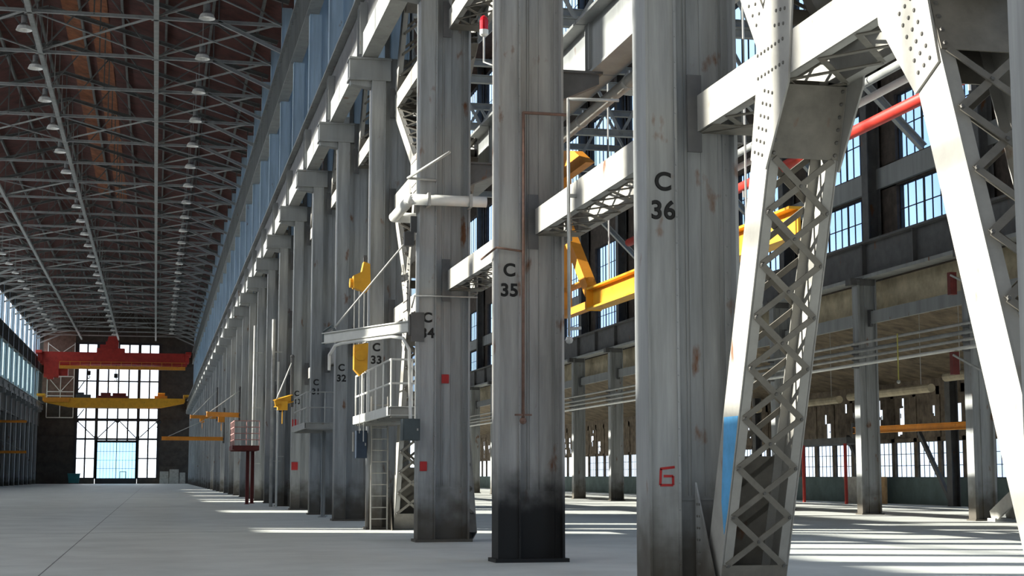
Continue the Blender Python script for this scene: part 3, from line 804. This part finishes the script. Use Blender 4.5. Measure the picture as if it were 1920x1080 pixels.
for i in range(10):
    x = XL + 1.4 + i * 2.55
    m = MB(); m.ibeam((x, 66, deck_z(x) - 0.18), (x, YE, deck_z(x) - 0.18), 0.14, 0.26, 0.03)
    tag(m.obj('roof_purlin', TRUSS2), 'long dark purlin under the red roof boards, %s from the right wall' % nth(10 - i), 'purlin', 'purlins under the hall roof')
# diagonal bracing in the plane of the bottom chords
def bracing(center):
    t = thing('roof_bracing', 'x', 'bracing', (0, 0, 0), 'crossed bracing between the roof trusses')
    sets = [(-0.55, 5.8), (-19.1, -12.95)] + ([(-6.8, -0.55), (-12.95, -6.8)] if center else [])
    for xa, xb in sets:
        for p, q in (((xa, 0, ZT - 0.06), (xb, 8, ZT - 0.06)), ((xb, 0, ZT + 0.06), (xa, 8, ZT + 0.06))):
            MB().ang(p, q, 0.09, 0.02).obj('brace', TRUSS, t)
    return t
b1, b2 = bracing(True), bracing(False); b1t, b2t = snapshot(b1), snapshot(b2); used = [False, False]
for i in range(-1, len(TY) - 1):
    y = TY[0] + 8 * i; c = i % 3 == 0
    la = ('crossed roof bracing in every panel, ' if c else 'crossed roof bracing in the side panels only, ') + ('beyond the %s roof truss' % nth(i + 1) if i >= 0 else 'before the first roof truss')
    src, tr_, u = (b1, b1t, 0) if c else (b2, b2t, 1)
    if not used[u]: src.location = (0, y, 0); src['label'] = la; used[u] = True
    else: dup(src, (0, y, 0), la, None, tr_)
# pendant lamps
def build_lamp(top):
    t = thing('pendant_lamp', 'x', 'lamp', (0, 0, 0), 'pendant high bay lamps under the hall roof')
    MB().tube((0, 0, 0.75), (0, 0, top), 0.03, 6).obj('stem', TRUSS, t)
    MB().lathe((0, 0, 0), [(0.1, 0.78), (0.16, 0.72), (0.16, 0.38), (0.1, 0.36)], 12).obj('housing', SHADE, t)
    MB().lathe((0, 0, 0), [(0.12, 0.36), (0.2, 0.3), (0.33, 0.16), (0.31, 0.16), (0.1, 0.3)], 16).obj('lamp_shade', SHADE, t)
    MB().lathe((0, 0, 0), [(0.335, 0.17), (0.42, -0.04), (0.40, -0.04), (0.32, 0.16)], 16).obj('skirt', SKIRT, t)
    MB().lathe((0, 0, 0), [(0.30, 0.12), (0.31, 0.14)], 16).obj('lens', LENS, t)
    return t
for x, y0, nm, n in ((-7.25, 83.6, 'middle row over the hall', 24), (1.95, 79.4, 'right hand row over the hall', 24), (-16.2, 155.4, 'row near the left wall', 14)):
    lp = build_lamp(deck_z(x) - 24.35); lpt = snapshot(lp)
    for i in range(n):
        loc = (x, y0 + 8 * i, 24.35); la = 'white bottomed pendant lamp, %s in the %s' % (nth(i + 1), nm)
        if i == 0: lp.location = loc; lp['label'] = la
        else: dup(lp, loc, la, None, lpt)

# ------------------------------------------------------------------ overhead bridge cranes at the far end
t = thing('bridge_crane', 'red overhead bridge crane across the far end of the hall', 'crane', (-7, 266, 21))
def P(bx, m_, name, tt, o=(-7, 266, 21)):
    return bx.obj(name, m_, tt)
def rel(o): return lambda x0, x1, y0, y1, z0, z1: (x0 - o[0], x1 - o[0], y0 - o[1], y1 - o[1], z0 - o[2], z1 - o[2])
R = rel((-7, 266, 21))
for y in (264.3, 267.2):
    m = MB(); m.box(*R(-18.5, 4.6, y, y + 0.5, 19.35, 21.1)); m.box(*R(-18.5, 4.6, y - 0.1, y + 0.6, 21.1, 21.2)); m.box(*R(-18.5, 4.6, y - 0.1, y + 0.6, 19.25, 19.35)); m.obj('girder', RED, t)
for x0, x1 in ((-19.75, -18.2), (4.3, 6.0)):
    m = MB(); m.box(*R(max(x0, -19.2), min(x1, 5.2), 262.8, 269.2, 20.9, 21.35)); m.box(*R(max(x0, -18.9), min(x1, 4.9), 264.0, 268.0, 19.7, 20.9)); m.obj('end_carriage', RED, t)
m = MB(); m.box(*R(-9.8, -5.4, 264.2, 267.8, 21.2, 21.9)); m.box(*R(-9.3, -7.6, 264.5, 267.5, 21.9, 22.5)); m.box(*R(-8.4, -6.4, 264.6, 267.4, 21.9, 23.0))
m.prism([(-8.2 + 7, 2.0), (-6.4 + 7, 2.0), (-6.8 + 7, 2.9), (-8.0 + 7, 2.9)], 1, -1.2, 1.2)
tr = m.obj('trolley', RED, t)
for x, z in ((-11.0, 17.6), (-6.7, 17.2)):
    m = MB(); m.tube((x + 7, 0, 0.2), (x + 7, 0, z - 21 + 0.5), 0.05, 6); m.box(x + 7 - 0.3, x + 7 + 0.3, -0.2, 0.2, z - 21, z - 21 + 0.7)
    m.path([(x + 7, 0, z - 21), (x + 7 + 0.2, 0, z - 21.3), (x + 7 + 0.05, 0, z - 21.6), (x + 7 - 0.2, 0, z - 21.4)], 0.07, 6)
    m.obj('hook_block', BLACK, t)
m = MB(); m.box(*R(-15.5, 4.3, 263.2, 264.2, 18.45, 18.95))
for i in range(13): m.box(*R(-15.5 + i * 1.6, -15.42 + i * 1.6, 263.25, 263.3, 18.9, 19.6))
m.box(*R(-15.5, 4.3, 263.25, 263.3, 19.55, 19.62)); m.obj('walkway', ORANGE, t)
m = MB(); m.box(*R(-17.9, -15.6, 264.0, 266.4, 17.1, 19.5)); m.box(*R(-15.6, -14.2, 264.6, 266.0, 17.4, 18.5)); m.box(*R(-17.4, -16.4, 264, 266, 16.8, 17.1)); m.obj('operator_cab', RED, t)

t = thing('bridge_crane', 'yellow overhead bridge crane below the red one at the far end', 'crane', (-7, 272, 14))
m = MB(); a = []
for i in range(13): x = -18.2 + 22.6 * i / 12; a.append((x + 7, -0.6 - 0.85 * min(1, math.sin(PI * i / 12) * 1.8)))
m.prism([(-11.2, 0.15), (11.4, 0.15)] + a[::-1], 1, -1.2, -0.7); m.obj('girder', YELLOW, t); m = MB(); m.prism([(-11.2, 0.15), (11.4, 0.15)] + a[::-1], 1, 0.7, 1.2); m.obj('girder', YELLOW, t)
m = MB(); m.box(-12.3, -11.0, -2.0, 2.0, 0.42, 0.75); m.box(-11.4, -11.0, -1.3, 1.3, -0.4, 0.5); m.obj('end_carriage', YELLOW, t)
m = MB(); m.box(11.2, 12.2, -2, 2, 0.42, 0.75); m.box(11.2, 11.5, -1.3, 1.3, -0.4, 0.5); m.obj('end_carriage', YELLOW, t)
m = MB(); m.box(-6.2, -3.8, -0.9, 0.9, 0.1, 0.7); m.box(-5.8, -4.9, -0.8, 0.8, 0.7, 1.05); m.obj('winch', GREYBOX, t)
m = MB(); m.box(-2.8, 2.2, -0.9, 0.9, 0.1, 0.55); m.box(-2.2, -0.6, -0.8, 0.8, 0.55, 1.05); m.tube((-0.3, 0, 0.75), (1.9, 0, 0.75), 0.3, 10); m.obj('trolley', MAROON, t)
m = MB(); m.box(6.5, 8.6, -0.8, 0.8, 0.1, 0.6); m.tube((7.0, 0, 0.75), (8.2, 0, 0.75), 0.4, 10); m.obj('hoist', ORANGE, t)
m = MB(); m.tube((7.3, 0, 0.1), (7.3, 0, -3.4), 0.04, 6); m.ball((7.3, 0, -3.7), 0.45, 10, 0.9); m.path([(7.3, 0, -4.1), (7.5, 0, -4.5), (7.2, 0, -4.8), (7.0, 0, -4.5)], 0.09, 6); m.obj('hook_block', BLACK, t)
m = MB(); m.box(-11.2, -7.2, -1.5, -1.25, -0.6, 0.1); m.obj('name_board', ORANGE, t)

# white lattice tower frame on the end wall, blocks and bin on the floor
t = thing('lattice_frame', 'white lattice frame on the end wall behind the cranes at the left', 'frame', (-16.2, 280.72, 11))
m = MB()
for x in (-2.2, 2.2): m.bar((x, 0, 0.2), (x, 0, 13), 0.14, 0.14, (1, 0, 0))
for z in (0.2, 3.9, 4.6, 7.2, 9.6): m.bar((-2.2, 0, z), (2.2, 0, z), 0.16, 0.16)
m.bar((0, 0, 0.2), (0, 0, 7.2), 0.12, 0.12, (1, 0, 0)); m.obj('chord', WHITE, t)
m = MB()
for p, q in (((-2.2, 7.2), (0, 4.6)), ((2.2, 7.2), (0, 4.6)), ((-2.2, 9.6), (2.2, 12.8)), ((2.2, 9.6), (-2.2, 12.8))): m.bar((p[0], 0, p[1]), (q[0], 0, q[1]), 0.12, 0.12)
m.obj('brace', WHITE, t)
for i, (x0, x1, z, la) in enumerate(((0.7, 2.2, 2.1, 'pale stacked block by the end wall, next to the tall window'), (2.3, 3.9, 2.45, 'tallest pale block by the end wall, middle of three'), (4.0, 5.0, 1.9, 'pale block by the end wall, against the right columns'))):
    m = MB(); m.box(x0, x1, 278.5, 280, 0, z * 0.5 - 0.02); m.box(x0 + 0.03, x1 - 0.03, 278.55, 279.95, z * 0.5, z); m.box(x0 + 0.1, x1 - 0.1, 278.6, 279.9, z * 0.5 - 0.02, z * 0.5)
    tag(m.obj('concrete_block', CONC), la, 'block', 'pale blocks by the end wall')
t = thing('waste_bin', 'teal wheeled bin beside the tall end window', 'bin', (-13.4, 278.3, 0))
m = MB(); m.prism([(-0.8, 0.15), (0.8, 0.15), (1.0, 1.6), (-1.0, 1.6)], 1, -0.6, 0.6); m.obj('body', TEAL, t)
m = MB(); m.prism([(-0.72, 1.6), (0.72, 1.6), (0.68, 1.75), (-0.72, 1.72)], 0, -1.05, 1.05); m.obj('lid', TEAL, t)
for x in (-0.7, 0.7):
    for y in (-0.4, 0.4): MB().tube((x - 0.05, y, 0.1), (x + 0.05, y, 0.1), 0.1, 10).obj('wheel', BLACK, t)

# ------------------------------------------------------------------ jib cranes
def jib(root, tip, zt, m_, label, zb=None, h=0.3, rod=0.03, hoist=True):
    root, tip = Vector(root), Vector(tip); t = thing('jib_crane', label, 'crane', root, 'jib cranes on the columns')
    d = tip - root; dn = d.normalized()
    MB().ibeam((0, 0, 0), d, h * 0.55, h, h * 0.1).obj('arm', m_, t)
    MB().tube(d * 0.9 + Vector((0, 0, h / 2)), (0, 0, zt - root.z), rod, 6).obj('tie_rod', GALV if m_ is not WHITE else GALV, t)
    m = MB(); m.tube((0, 0, -0.35), (0, 0, zt - root.z + 0.2), 0.07, 8); m.ball((0, 0, zt - root.z + 0.2), 0.09, 8); m.obj('pivot_post', GIRD2, t)
    if hoist:
        c = d * 0.55
        m = MB(); m.box(c.x - 0.2, c.x + 0.2, c.y - 0.15, c.y + 0.15, -h / 2 - 0.35, -h / 2); m.tube((c.x, c.y, -h / 2 - 0.35), (c.x, c.y, -h / 2 - 0.9), 0.02, 6); m.obj('hoist', m_, t)
    return t
jib((XN - 0.1, Yc(22) + 0.2, 4.3), (0.4, Yc(22) - 0.5, 4.3), 6.5, ORANGE, 'orange jib crane reaching far out from the right columns near the end wall', hoist=False)
jib((XN - 0.1, Yc(25) + 0.2, 5.3), (3.1, Yc(25) - 1.4, 5.3), 6.9, ORANGE, 'orange jib crane above and behind the maroon platform')
jib((XN - 0.1, Yc(20) + 0.2, 6.6), (2.9, Yc(20) - 0.4, 6.6), 9.0, ORANGE, 'orange jib crane between the two other far orange jibs')
jib((XN - 0.02, 64.9, 4.5), (4.6, 64.2, 4.25), 6.0, YELLOW, 'short yellow jib crane on the column stencilled C 30', h=0.3)
jib((XL + 0.1, Yc(14), 4.1), (-14.7, Yc(14), 4.1), 6.3, ORANGE, 'lower orange jib crane on the left row at the left edge', hoist=False)
jib((XL + 0.1, Yc(13), 7.9), (-15.4, Yc(13), 7.9), 10.0, ORANGE, 'upper orange jib crane on the left row at the left edge', hoist=False)
# white jib on C 34
t = thing('jib_crane', 'white jib crane arm with a tie rod on the column stencilled C 34', 'crane', (5.22, 33.0, 4.52), 'jib cranes on the columns')
d = Vector((3.71 - 5.22, 36.5 - 33.0, 0)); dn = d.normalized()
MB().ibeam(dn * 0.08, d, 0.12, 0.24, 0.02).obj('arm', WHITE, t)
MB().tube(d * 0.92 + Vector((0, 0, 0.12)), (-0.05, 0.35, 1.9), 0.018, 8).obj('tie_rod', GALV, t)
m = MB(); m.path([d + Vector((0, 0, -0.14)), d + Vector((0, 0, 0.16)), d * 0.9 + Vector((0, 0, 0.26)), d * 0.86 + Vector((0, 0, 0.12))], 0.03, 6); m.obj('end_stop', GREYBOX, t)
m = MB(); m.box(-0.04, 0.24, -0.10, -0.07, -0.34, 0.28); m.box(-0.08, 0.0, -0.08, 0.1, -0.2, 0.2); m.obj('wall_bracket', GIRD2, t)
m = MB(); m.box(-0.14, 0.06, 0.25, 0.45, 1.75, 2.05); m.box(0.0, 0.14, 0.3, 0.4, 2.05, 2.4); m.obj('rod_bracket', GIRD2, t)
pts = [d * 0.93 + Vector((0, 0, -0.75)), d * 0.93 + Vector((0, 0, -0.4)), d * 0.86 + Vector((0, 0, -0.2)), d * 0.78 + Vector((0, 0, -0.17)), d * 0.22 + Vector((0, 0, -0.17)), d * 0.1 + Vector((0, -0.05, -0.24)), d * 0.03 + Vector((-0.02, -0.1, -0.5)), Vector((-0.06, -0.2, -1.98))]
MB().path(pts, 0.035, 8).obj('conduit', WHITE, t)
# yellow hoist blocks hanging beside C 33
t = thing('chain_hoist', 'yellow two block rope hoist hanging beside the column stencilled C 33', 'hoist', (4.82, 38.6, 0))
m = MB(); m.prism([(-0.2, 5.95), (0.12, 5.85), (0.22, 6.0), (0.2, 6.55), (0.05, 6.6), (0.0, 6.35), (-0.2, 6.25)], 1, -0.16, 0.16); m.tube((-0.28, 0, 6.08), (-0.2, 0, 6.08), 0.12, 10); m.obj('upper_block', YELLOW, t)
m = MB(); m.prism([(-0.16, 3.95), (-0.02, 3.8), (0.16, 3.95), (0.18, 4.6), (-0.16, 4.55)], 1, -0.14, 0.14); m.tube((0, -0.18, 4.3), (0, 0.18, 4.3), 0.14, 12); m.obj('lower_block', YELLOW, t)
for x in (-0.16, -0.04, 0.08): MB().tube((x, 0, 4.5), (x, 0, 6.0), 0.013, 6).obj('rope', GALV, t)
for x in (0.1, 0.0): MB().tube((x, 0, 2.2 + 2 * (0.1 - x)), (x, 0, 4.0), 0.012, 6).obj('rope', GALV, t)
m = MB(); m.bar((0.1, 0, 6.7), (0.45, 2.5, 6.7), 0.08, 0.16); m.box(0.05, 0.15, -0.03, 0.03, 6.5, 6.72); m.obj('hanger', GIRD2, t)

# ------------------------------------------------------------------ platforms, ladder
def platform(name, label, x0, x1, y0, y1, z, md, mr_, rails=2, hgt=1.05, posts=(), pm=None, right=False):
    t = thing(name, label, 'platform', (x0, y0, 0), 'raised platforms on the right columns'); X, Y = x1 - x0, y1 - y0
    m = MB(); m.box(0, X, 0, Y, z - 0.03, z); 
    for i in range(int(Y / 0.45) + 1): m.box(0.03, X, i * 0.45, i * 0.45 + 0.05, z - 0.22, z - 0.03)
    m.obj('deck', md, t)
    m = MB(); m.chan((0, 0, z - 0.08), (0, Y, z - 0.08), 0.08, 0.2, 0.015); m.chan((0, 0, z - 0.08), (X, 0, z - 0.08), 0.08, 0.2, 0.015); m.obj('edge_beam', mr_, t)
    m = MB(); n = max(2, round(Y / 1.3))
    for i in range(n + 1): m.tube((0.03, Y * i / n, z), (0.03, Y * i / n, z + hgt), 0.022, 6)
    m.tube((X, 0.02, z), (X, 0.02, z + hgt), 0.022, 6)
    if X > 0.9: m.tube((X / 2, 0.02, z), (X / 2, 0.02, z + hgt), 0.022, 6)
    for r in range(rails):
        zz = z + hgt * (r + 1) / rails
        m.path([(0.03, Y, zz), (0.03, 0.02, zz), (X, 0.02, zz)], 0.024, 6)
    m.obj('guard_rail', mr_, t)
    for px, py in posts:
        m = MB(); pw = 0.16 if pm is MAROON else 0.09; m.ibeam((px - x0, py - y0, 0), (px - x0, py - y0, z - 0.03), pw, pw, 0.02, (1, 0, 0)); m.box(px - x0 - 0.13, px - x0 + 0.13, py - y0 - 0.13, py - y0 + 0.13, 0, 0.02); m.obj('post', pm, t)
    return t
platform('access_platform', 'pale railed access platform between the columns C 33 and C 34', 4.95, 5.95, 34.4, 40.7, 2.86, PALE, WHITE)
platform('access_platform', 'grey railed access platform with rusty edge beside the column C 31', 4.72, 5.95, 51.8, 56.7, 3.08, PALE, GALV, 2, 1.0, ((5.45, 53.4), (5.62, 54.6)), GIRD)
platform('access_platform', 'maroon railed platform on two maroon posts along the hall', 3.62, 4.85, 77.6, 81.2, 2.80, MAROON, MAROON, 4, 1.2, ((4.36, 78.5), (4.72, 80.6)), MAROON)
for c in bpy.data.objects:
    if c.name.startswith('guard_rail') and c.parent and 'maroon' in c.parent.get('label', ''):
        c.data.materials[0] = mat('pink primer paint', (0.45, 0.24, 0.22), 0.6)
t = thing('wall_ladder', 'steel ladder below the platform in front of the column C 33', 'ladder', (5.38, 40.6, 0))
for x in (0.0, 0.42): MB().box(x - 0.015, x + 0.015, -0.04, 0.04, 0, 3.4).obj('rail', PALE, t)
for i in range(11): MB().tube((0, 0, 0.28 + 0.29 * i), (0.42, 0, 0.28 + 0.29 * i), 0.014, 6).obj('rung', PALE, t)

# ------------------------------------------------------------------ boxes, signs, pipes on the columns
def ebox(label, x0, x1, y0, y1, z0, z1, m_):
    t = thing('electrical_box', label, 'box', (x0, y0, z0)); X, Y, Z = x1 - x0, y1 - y0, z1 - z0
    MB().box(0, X, 0.02, Y, 0, Z).obj('body', m_, t); MB().box(0.015, X - 0.015, 0, 0.02, 0.015, Z - 0.015).obj('door', m_, t)
    MB().box(X * 0.8, X * 0.88, -0.02, 0, Z * 0.45, Z * 0.55).obj('handle', GALV, t); MB().tube((X / 2, Y / 2, Z), (X / 2, Y / 2, Z + 0.06), 0.03, 8).obj('cable_gland', GALV, t)
ebox('grey electrical box on the hall side of the column C 34', 4.98, 5.34, 32.62, 33.0, 2.10, 2.55, GREYBOX)
ebox('navy blue switch box beside the ladder at the column C 33', 4.98, 5.26, 40.5, 40.9, 1.82, 2.52, NAVY)
ebox('pale switch box left of the navy box at the column C 33', 4.98, 5.34, 41.1, 41.4, 2.0, 2.5, PALE)
def sign(label, x0, x1, y, z0, z1):
    t = thing('red_sign', label, 'sign', (x0, y, z0)); X, Z = x1 - x0, z1 - z0
    m = MB().box(0, X, -0.012, 0, 0, Z).use(1)
    for x in (0.015, X - 0.015):
        for z in (0.015, Z - 0.015): m.rivet((x, -0.012, z), (0, -1, 0), 0.006)
    m.obj('panel', (REDSIGN, RIVET), t)
sign('small red square sign on the web of the column C 34', 5.87, 6.03, 33.12, 3.32, 3.51)
sign('small red square sign low on the front flange of the column C 34', 5.39, 5.54, 32.95, 1.47, 1.67)
sign('upper red sign on the column C 30', 5.36, 5.6, 64.95, 3.3, 3.65)
sign('lower red sign on the column C 30', 5.36, 5.62, 64.95, 1.6, 1.92)
def pipe(label, pts, r, m_, cat='pipe', name='pipe', n=10, parts=()):
    o = thing(name, label, cat, pts[0]); p0 = Vector(pts[0])
    MB().path([Vector(p) - p0 for p in pts], r, n).obj('tube', m_, o, True)
    return o, p0
o, p0 = pipe('rusty conduit running down the front of the scorched column C 35', [(6.5, 24.86, 7.3), (5.75, 24.86, 7.3), (5.74, 24.86, 2.3)], 0.025, RUSTPIPE)
m = MB(); m.ball(Vector((5.74, 24.86, 2.25)) - p0, 0.06, 8); m.box(5.6 - p0.x, 5.88 - p0.x, -0.02, 0.0, 2.33 - p0.z, 2.36 - p0.z); m.obj('valve', RUSTPIPE, o)
o, p0 = pipe('grey drop pipe hanging in the gap right of the column C 35', [(6.62, 22.3, 6.95), (5.84, 22.3, 6.93), (5.84, 22.3, 3.4)], 0.024, GALV)
m = MB(); m.ball(Vector((5.84, 22.3, 3.34)) - p0, 0.06, 8); m.tube(Vector((5.84, 22.3, 3.5)) - p0, Vector((6.02, 22.3, 3.52)) - p0, 0.025, 8); m.obj('valve', GALV, o)
MB().box(5.84 - p0.x, 5.985 - p0.x, -0.03, 0.03, 5.45 - p0.z, 5.5 - p0.z).obj('clamp', GALV, o)
pipe('thin rusty conduit bent across the column C 35 at the height of the stencil', [(5.2, 25.6, 4.95), (5.3, 24.88, 5.05), (5.75, 24.88, 5.0)], 0.018, RUSTPIPE)
o, p0 = pipe('thick white pipe wrapped around the front of the column C 34', [(6.75, 32.72, 7.18), (5.12, 32.72, 7.18), (5.10, 35.0, 7.16), (5.95, 35.05, 7.16)], 0.115, WHITE, n=14)
for x in (6.4, 5.5): MB().box(x - 0.03 - p0.x, x + 0.03 - p0.x, -0.13, 0.22, -0.14, 0.14).obj('clamp', GALV, o)
pipe('thin conduit across the column C 34 above the jib arm', [(6.6, 32.9, 5.15), (5.25, 32.9, 5.15), (5.2, 33.0, 4.9)], 0.016, GALV)
pipe('small grey pipe bracket pointing up left of the column C 34', [(5.7, 32.94, 7.65), (5.08, 32.85, 7.66), (5.75, 31.6, 8.0)], 0.03, GALV)
o, p0 = pipe('round white insulated pipe slung under the aisle girder by the column C 35', [(7.6, 18.0, 7.95), (7.6, 31.0, 7.95)], 0.11, PALE, n=14)
for y in (19.5, 22, 25, 28, 30.5): MB().tube((0, y - 18, -0.12), (0, y - 18, 0.2), 0.02, 6).tube((0, y - 18.05, 0), (0, y - 17.95, 0), 0.125, 14).obj('clamp', GALV, o)
o, p0 = pipe('red sprinkler pipe running along the aisle behind the near lattice legs', [(10.0, 12.0, 6.45), (10.0, 33.0, 6.45)], 0.085, RED, n=12)
for y in (14, 18, 22, 26, 30): MB().tube((0, y - 12, -0.06), (0, y - 12, -0.2), 0.02, 6).obj('sprinkler', GALV, o)
pipe('white pipe beside the red sprinkler pipe in the aisle', [(10.4, 12.0, 7.05), (10.4, 33.0, 7.05)], 0.06, WHITE)
pipe('grey pipe above the white one in the aisle', [(10.9, 12.0, 7.6), (10.9, 33.0, 7.6)], 0.07, GIRD)
for i, (z, r, m_, nm) in enumerate(((6.05, 0.05, GALV, 'topmost'), (5.78, 0.07, GIRD, 'second from the top'), (5.55, 0.05, GALV, 'third from the top'), (5.3, 0.06, WHITE, 'lowest, whitest'))):
    o, p0 = pipe('long pipe on the far aisle columns, %s of the bundle of four' % nm, [(24.3, 36, z), (24.3, 140, z)], r, m_)
    for y in DCOL[:9]: MB().box(-0.06, 0.2, y - 36, y - 36 + 0.06, -r - 0.05, -r).obj('bracket', GIRD2, o)
for i, (x, y, z) in enumerate(((26.5, 43, 4.75), (27.5, 53, 4.55), (27.5, 61, 4.5), (27.5, 70, 4.45))):
    o = thing('ceiling_duct', 'pale sheet duct under the lean-to ceiling, %s back along the aisle wall' % nth(i + 1), 'duct', (x, y, z), 'pale ducts in the lean-to')
    MB().tube((0, 0, 0), (0, 7.0, 0), 0.16, 10).obj('body', CREAM, o)
    for yy in (0.8, 6.0): MB().tube((0, yy, 0.1), (0, yy, 8.45 - 0.243 * (x - 26) - z), 0.012, 5).obj('hanger', GALV, o)
pp, p0 = pipe('white vertical pipe standing against the column C 29', [(5.05, 72.0, 0.0), (5.05, 72.0, 8.4)], 0.075, GALV, n=12)
for z in (2.0, 4.3, 5.6, 6.9): MB().box(-0.1, 0.4, -0.03, 0.03, z, z + 0.05).obj('clamp', GALV, pp)
pp, p0 = pipe('thin white vertical pipe beside the thicker one at the column C 29', [(5.2, 70.8, 0.0), (5.2, 70.8, 6.4)], 0.05, WHITE)
for z in (2.2, 4.8): MB().box(-0.05, 0.3, -0.02, 0.02, z, z + 0.04).obj('clamp', GALV, pp)
pp, p0 = pipe('pale vertical pipe standing against the second column beyond C 30', [(5.1, 87.0, 0), (5.1, 87.0, 9.5)], 0.075, GALV)
for z in (2.0, 5.0, 8.0): MB().box(-0.1, 0.4, -0.03, 0.03, z, z + 0.05).obj('clamp', GALV, pp)
t = thing('hanging_strap', 'yellowish strap hanging down from the pipe bundle in front of the outer wall', 'strap', (24.235, 49.0, 6.0))
MB().bar((0, 0, -1.45), (0, 0, 0.12), 0.07, 0.012, (1, 0, 0)).obj('webbing', mat('faded yellow webbing', (0.5, 0.46, 0.12), 0.8), t)
MB().ball((0, 0, -1.5), 0.07, 8).obj('hook', GALV, t)
for i, (y, z, la) in enumerate(((45.05, 7.4, 'upper red pipe bracket on the aisle column nearest the right edge'), (45.05, 4.9, 'lower red pipe bracket on the aisle column nearest the right edge'))):
    t = thing('pipe_bracket', la, 'bracket', (24.2, y, z), 'red brackets on the aisle column')
    m = MB(); m.box(-0.12, 0.1, -0.1, 0.1, -0.4, 0.3); m.obj('plate', MAROON, t)
    m = MB(); m.bar((-0.1, -0.1, 0.2), (0.3, -1.4, -0.45), 0.06, 0.06); m.obj('arm', GALV, t)
# alarm lamp
t = thing('alarm_lamp', 'red glass alarm lamp on a thin stalk left of the column C 35', 'lamp', (5.83, 28.5, 9.6))
m = MB(); m.tube((0, 0, 0.06), (0, 0, -0.51), 0.02, 6); m.path([(0, 0, -0.5), (0.0, -1.2, -0.9), (-0.15, -3.06, -1.0)], 0.015, 6); m.obj('stalk', GALV, t)
MB().lathe((0, 0, 0), [(0.05, 0), (0.085, 0.03), (0.085, 0.12)], 12).obj('base', WHITE, t)
MB().lathe((0, 0, 0), [(0.08, 0.12), (0.082, 0.30), (0.06, 0.37), (0.02, 0.40)], 12).obj('lamp_glass', ALARM, t)
# high bay lamp in the aisle
t = thing('aisle_lamp', 'grey bell shaped lamp hanging in the aisle between C 35 and C 36', 'lamp', (10.6, 34.5, 10.2))
MB().lathe((0, 0, 0), [(0.3, 0), (0.28, 0.08), (0.22, 0.4), (0.12, 0.5)], 16).obj('lamp_shade', GALV, t)
MB().tube((0, 0, 0.5), (0, 0, 6.0), 0.02, 6).obj('stem', GALV, t)

# ------------------------------------------------------------------ yellow monorail beam in the aisle
t = thing('monorail_beam', 'yellow monorail beam with end frame hanging in the aisle', 'crane', (9.0, 32.3, 5.1))
m = MB(); m.ibeam((0, 0, 0), (0, -11.1, -0.08), 0.32, 0.46, 0.04); m.box(-0.17, 0.17, -0.03, 0.0, -0.25, 0.25); m.obj('beam', YELLOW, t)
m = MB(); m.bar((0, 2.4, 0.0), (0, 2.4, 3.6), 0.25, 0.25, (1, 0, 0)); m.bar((0, 2.4, 2.0), (0, 0.2, 0.2), 0.22, 0.3); m.bar((0, 2.4, -0.1), (0, 0, -0.1), 0.2, 0.16); m.bar((0, 2.4, 0.45), (0, 0.2, 0.45), 0.12, 0.1)
m.prism([(2.4, 3.7), (2.4, 3.0), (0.2, 3.0), (1.2, 3.45)], 0, -0.1, 0.1); m.obj('end_frame', ORANGE, t)
for y in (-1.2, -4.0, -9.0): MB().tube((0, y, 0.2), (0, y, 29.9), 0.018, 6).obj('hanger', GALV, t)

# ------------------------------------------------------------------ things under the lean-to
t = thing('steel_beam', 'orange beam spanning the lean-to behind the far aisle columns', 'beam', (27.0, 45.5, 3.05))
MB().ibeam((0, 0, 0), (0, 13.0, 0.1), 0.2, 0.26, 0.03).obj('web', ORANGE, t)
MB().box(-0.12, 0.12, -0.05, 0.02, -0.3, 0.3).obj('end_plate', GIRD2, t); MB().box(-0.12, 0.12, 12.98, 13.05, -0.2, 0.4).obj('end_plate', GIRD2, t)
t = thing('mezzanine_frame', 'grey storage deck on thin red posts by the outer wall', 'platform', (33.0, 72.5, 0))
m = MB(); m.box(0, 1.8, 0, 8.2, 2.95, 3.25); m.obj('deck', GIRD2, t)
for y in (0.4, 5.6, 8.0):
    MB().tube((0.1, y, 0), (0.1, y, 2.95), 0.09, 8).obj('post', RED, t)
for i, (y, wd, la) in enumerate(((72.2, 0.8, 'narrow sheet of raw plywood leaning by the red post'), (74.5, 2.6, 'wide pale board standing below the outer windows'))):
    m = MB(); m.box(34.9, 34.95, y, y + wd, 0.0, 1.32); m.box(34.85, 34.9, y, y + wd, 1.2, 1.32); m.box(34.85, 34.9, y, y + 0.08, 0, 1.2)
    tag(m.obj('board', WOOD if i == 0 else CONC), la, 'board')
for i, y in enumerate((66.0, 74.0, 90.0, 98.0)):
    t = thing('outer_post', 'dark post with a raking brace at the outer wall, %s back' % nth(i + 1), 'post', (35.2, y, 0), 'dark braced posts at the outer wall')
    MB().ibeam((0, 0, 0), (0, 0, 6.0), 0.5, 0.4, 0.04, (1, 0, 0)).obj('shaft', GIRD2, t)
    MB().bar((0.0, 0.2, 0.1), (0.0, 3.2, 3.4), 0.16, 0.2).obj('brace', GIRD2, t)
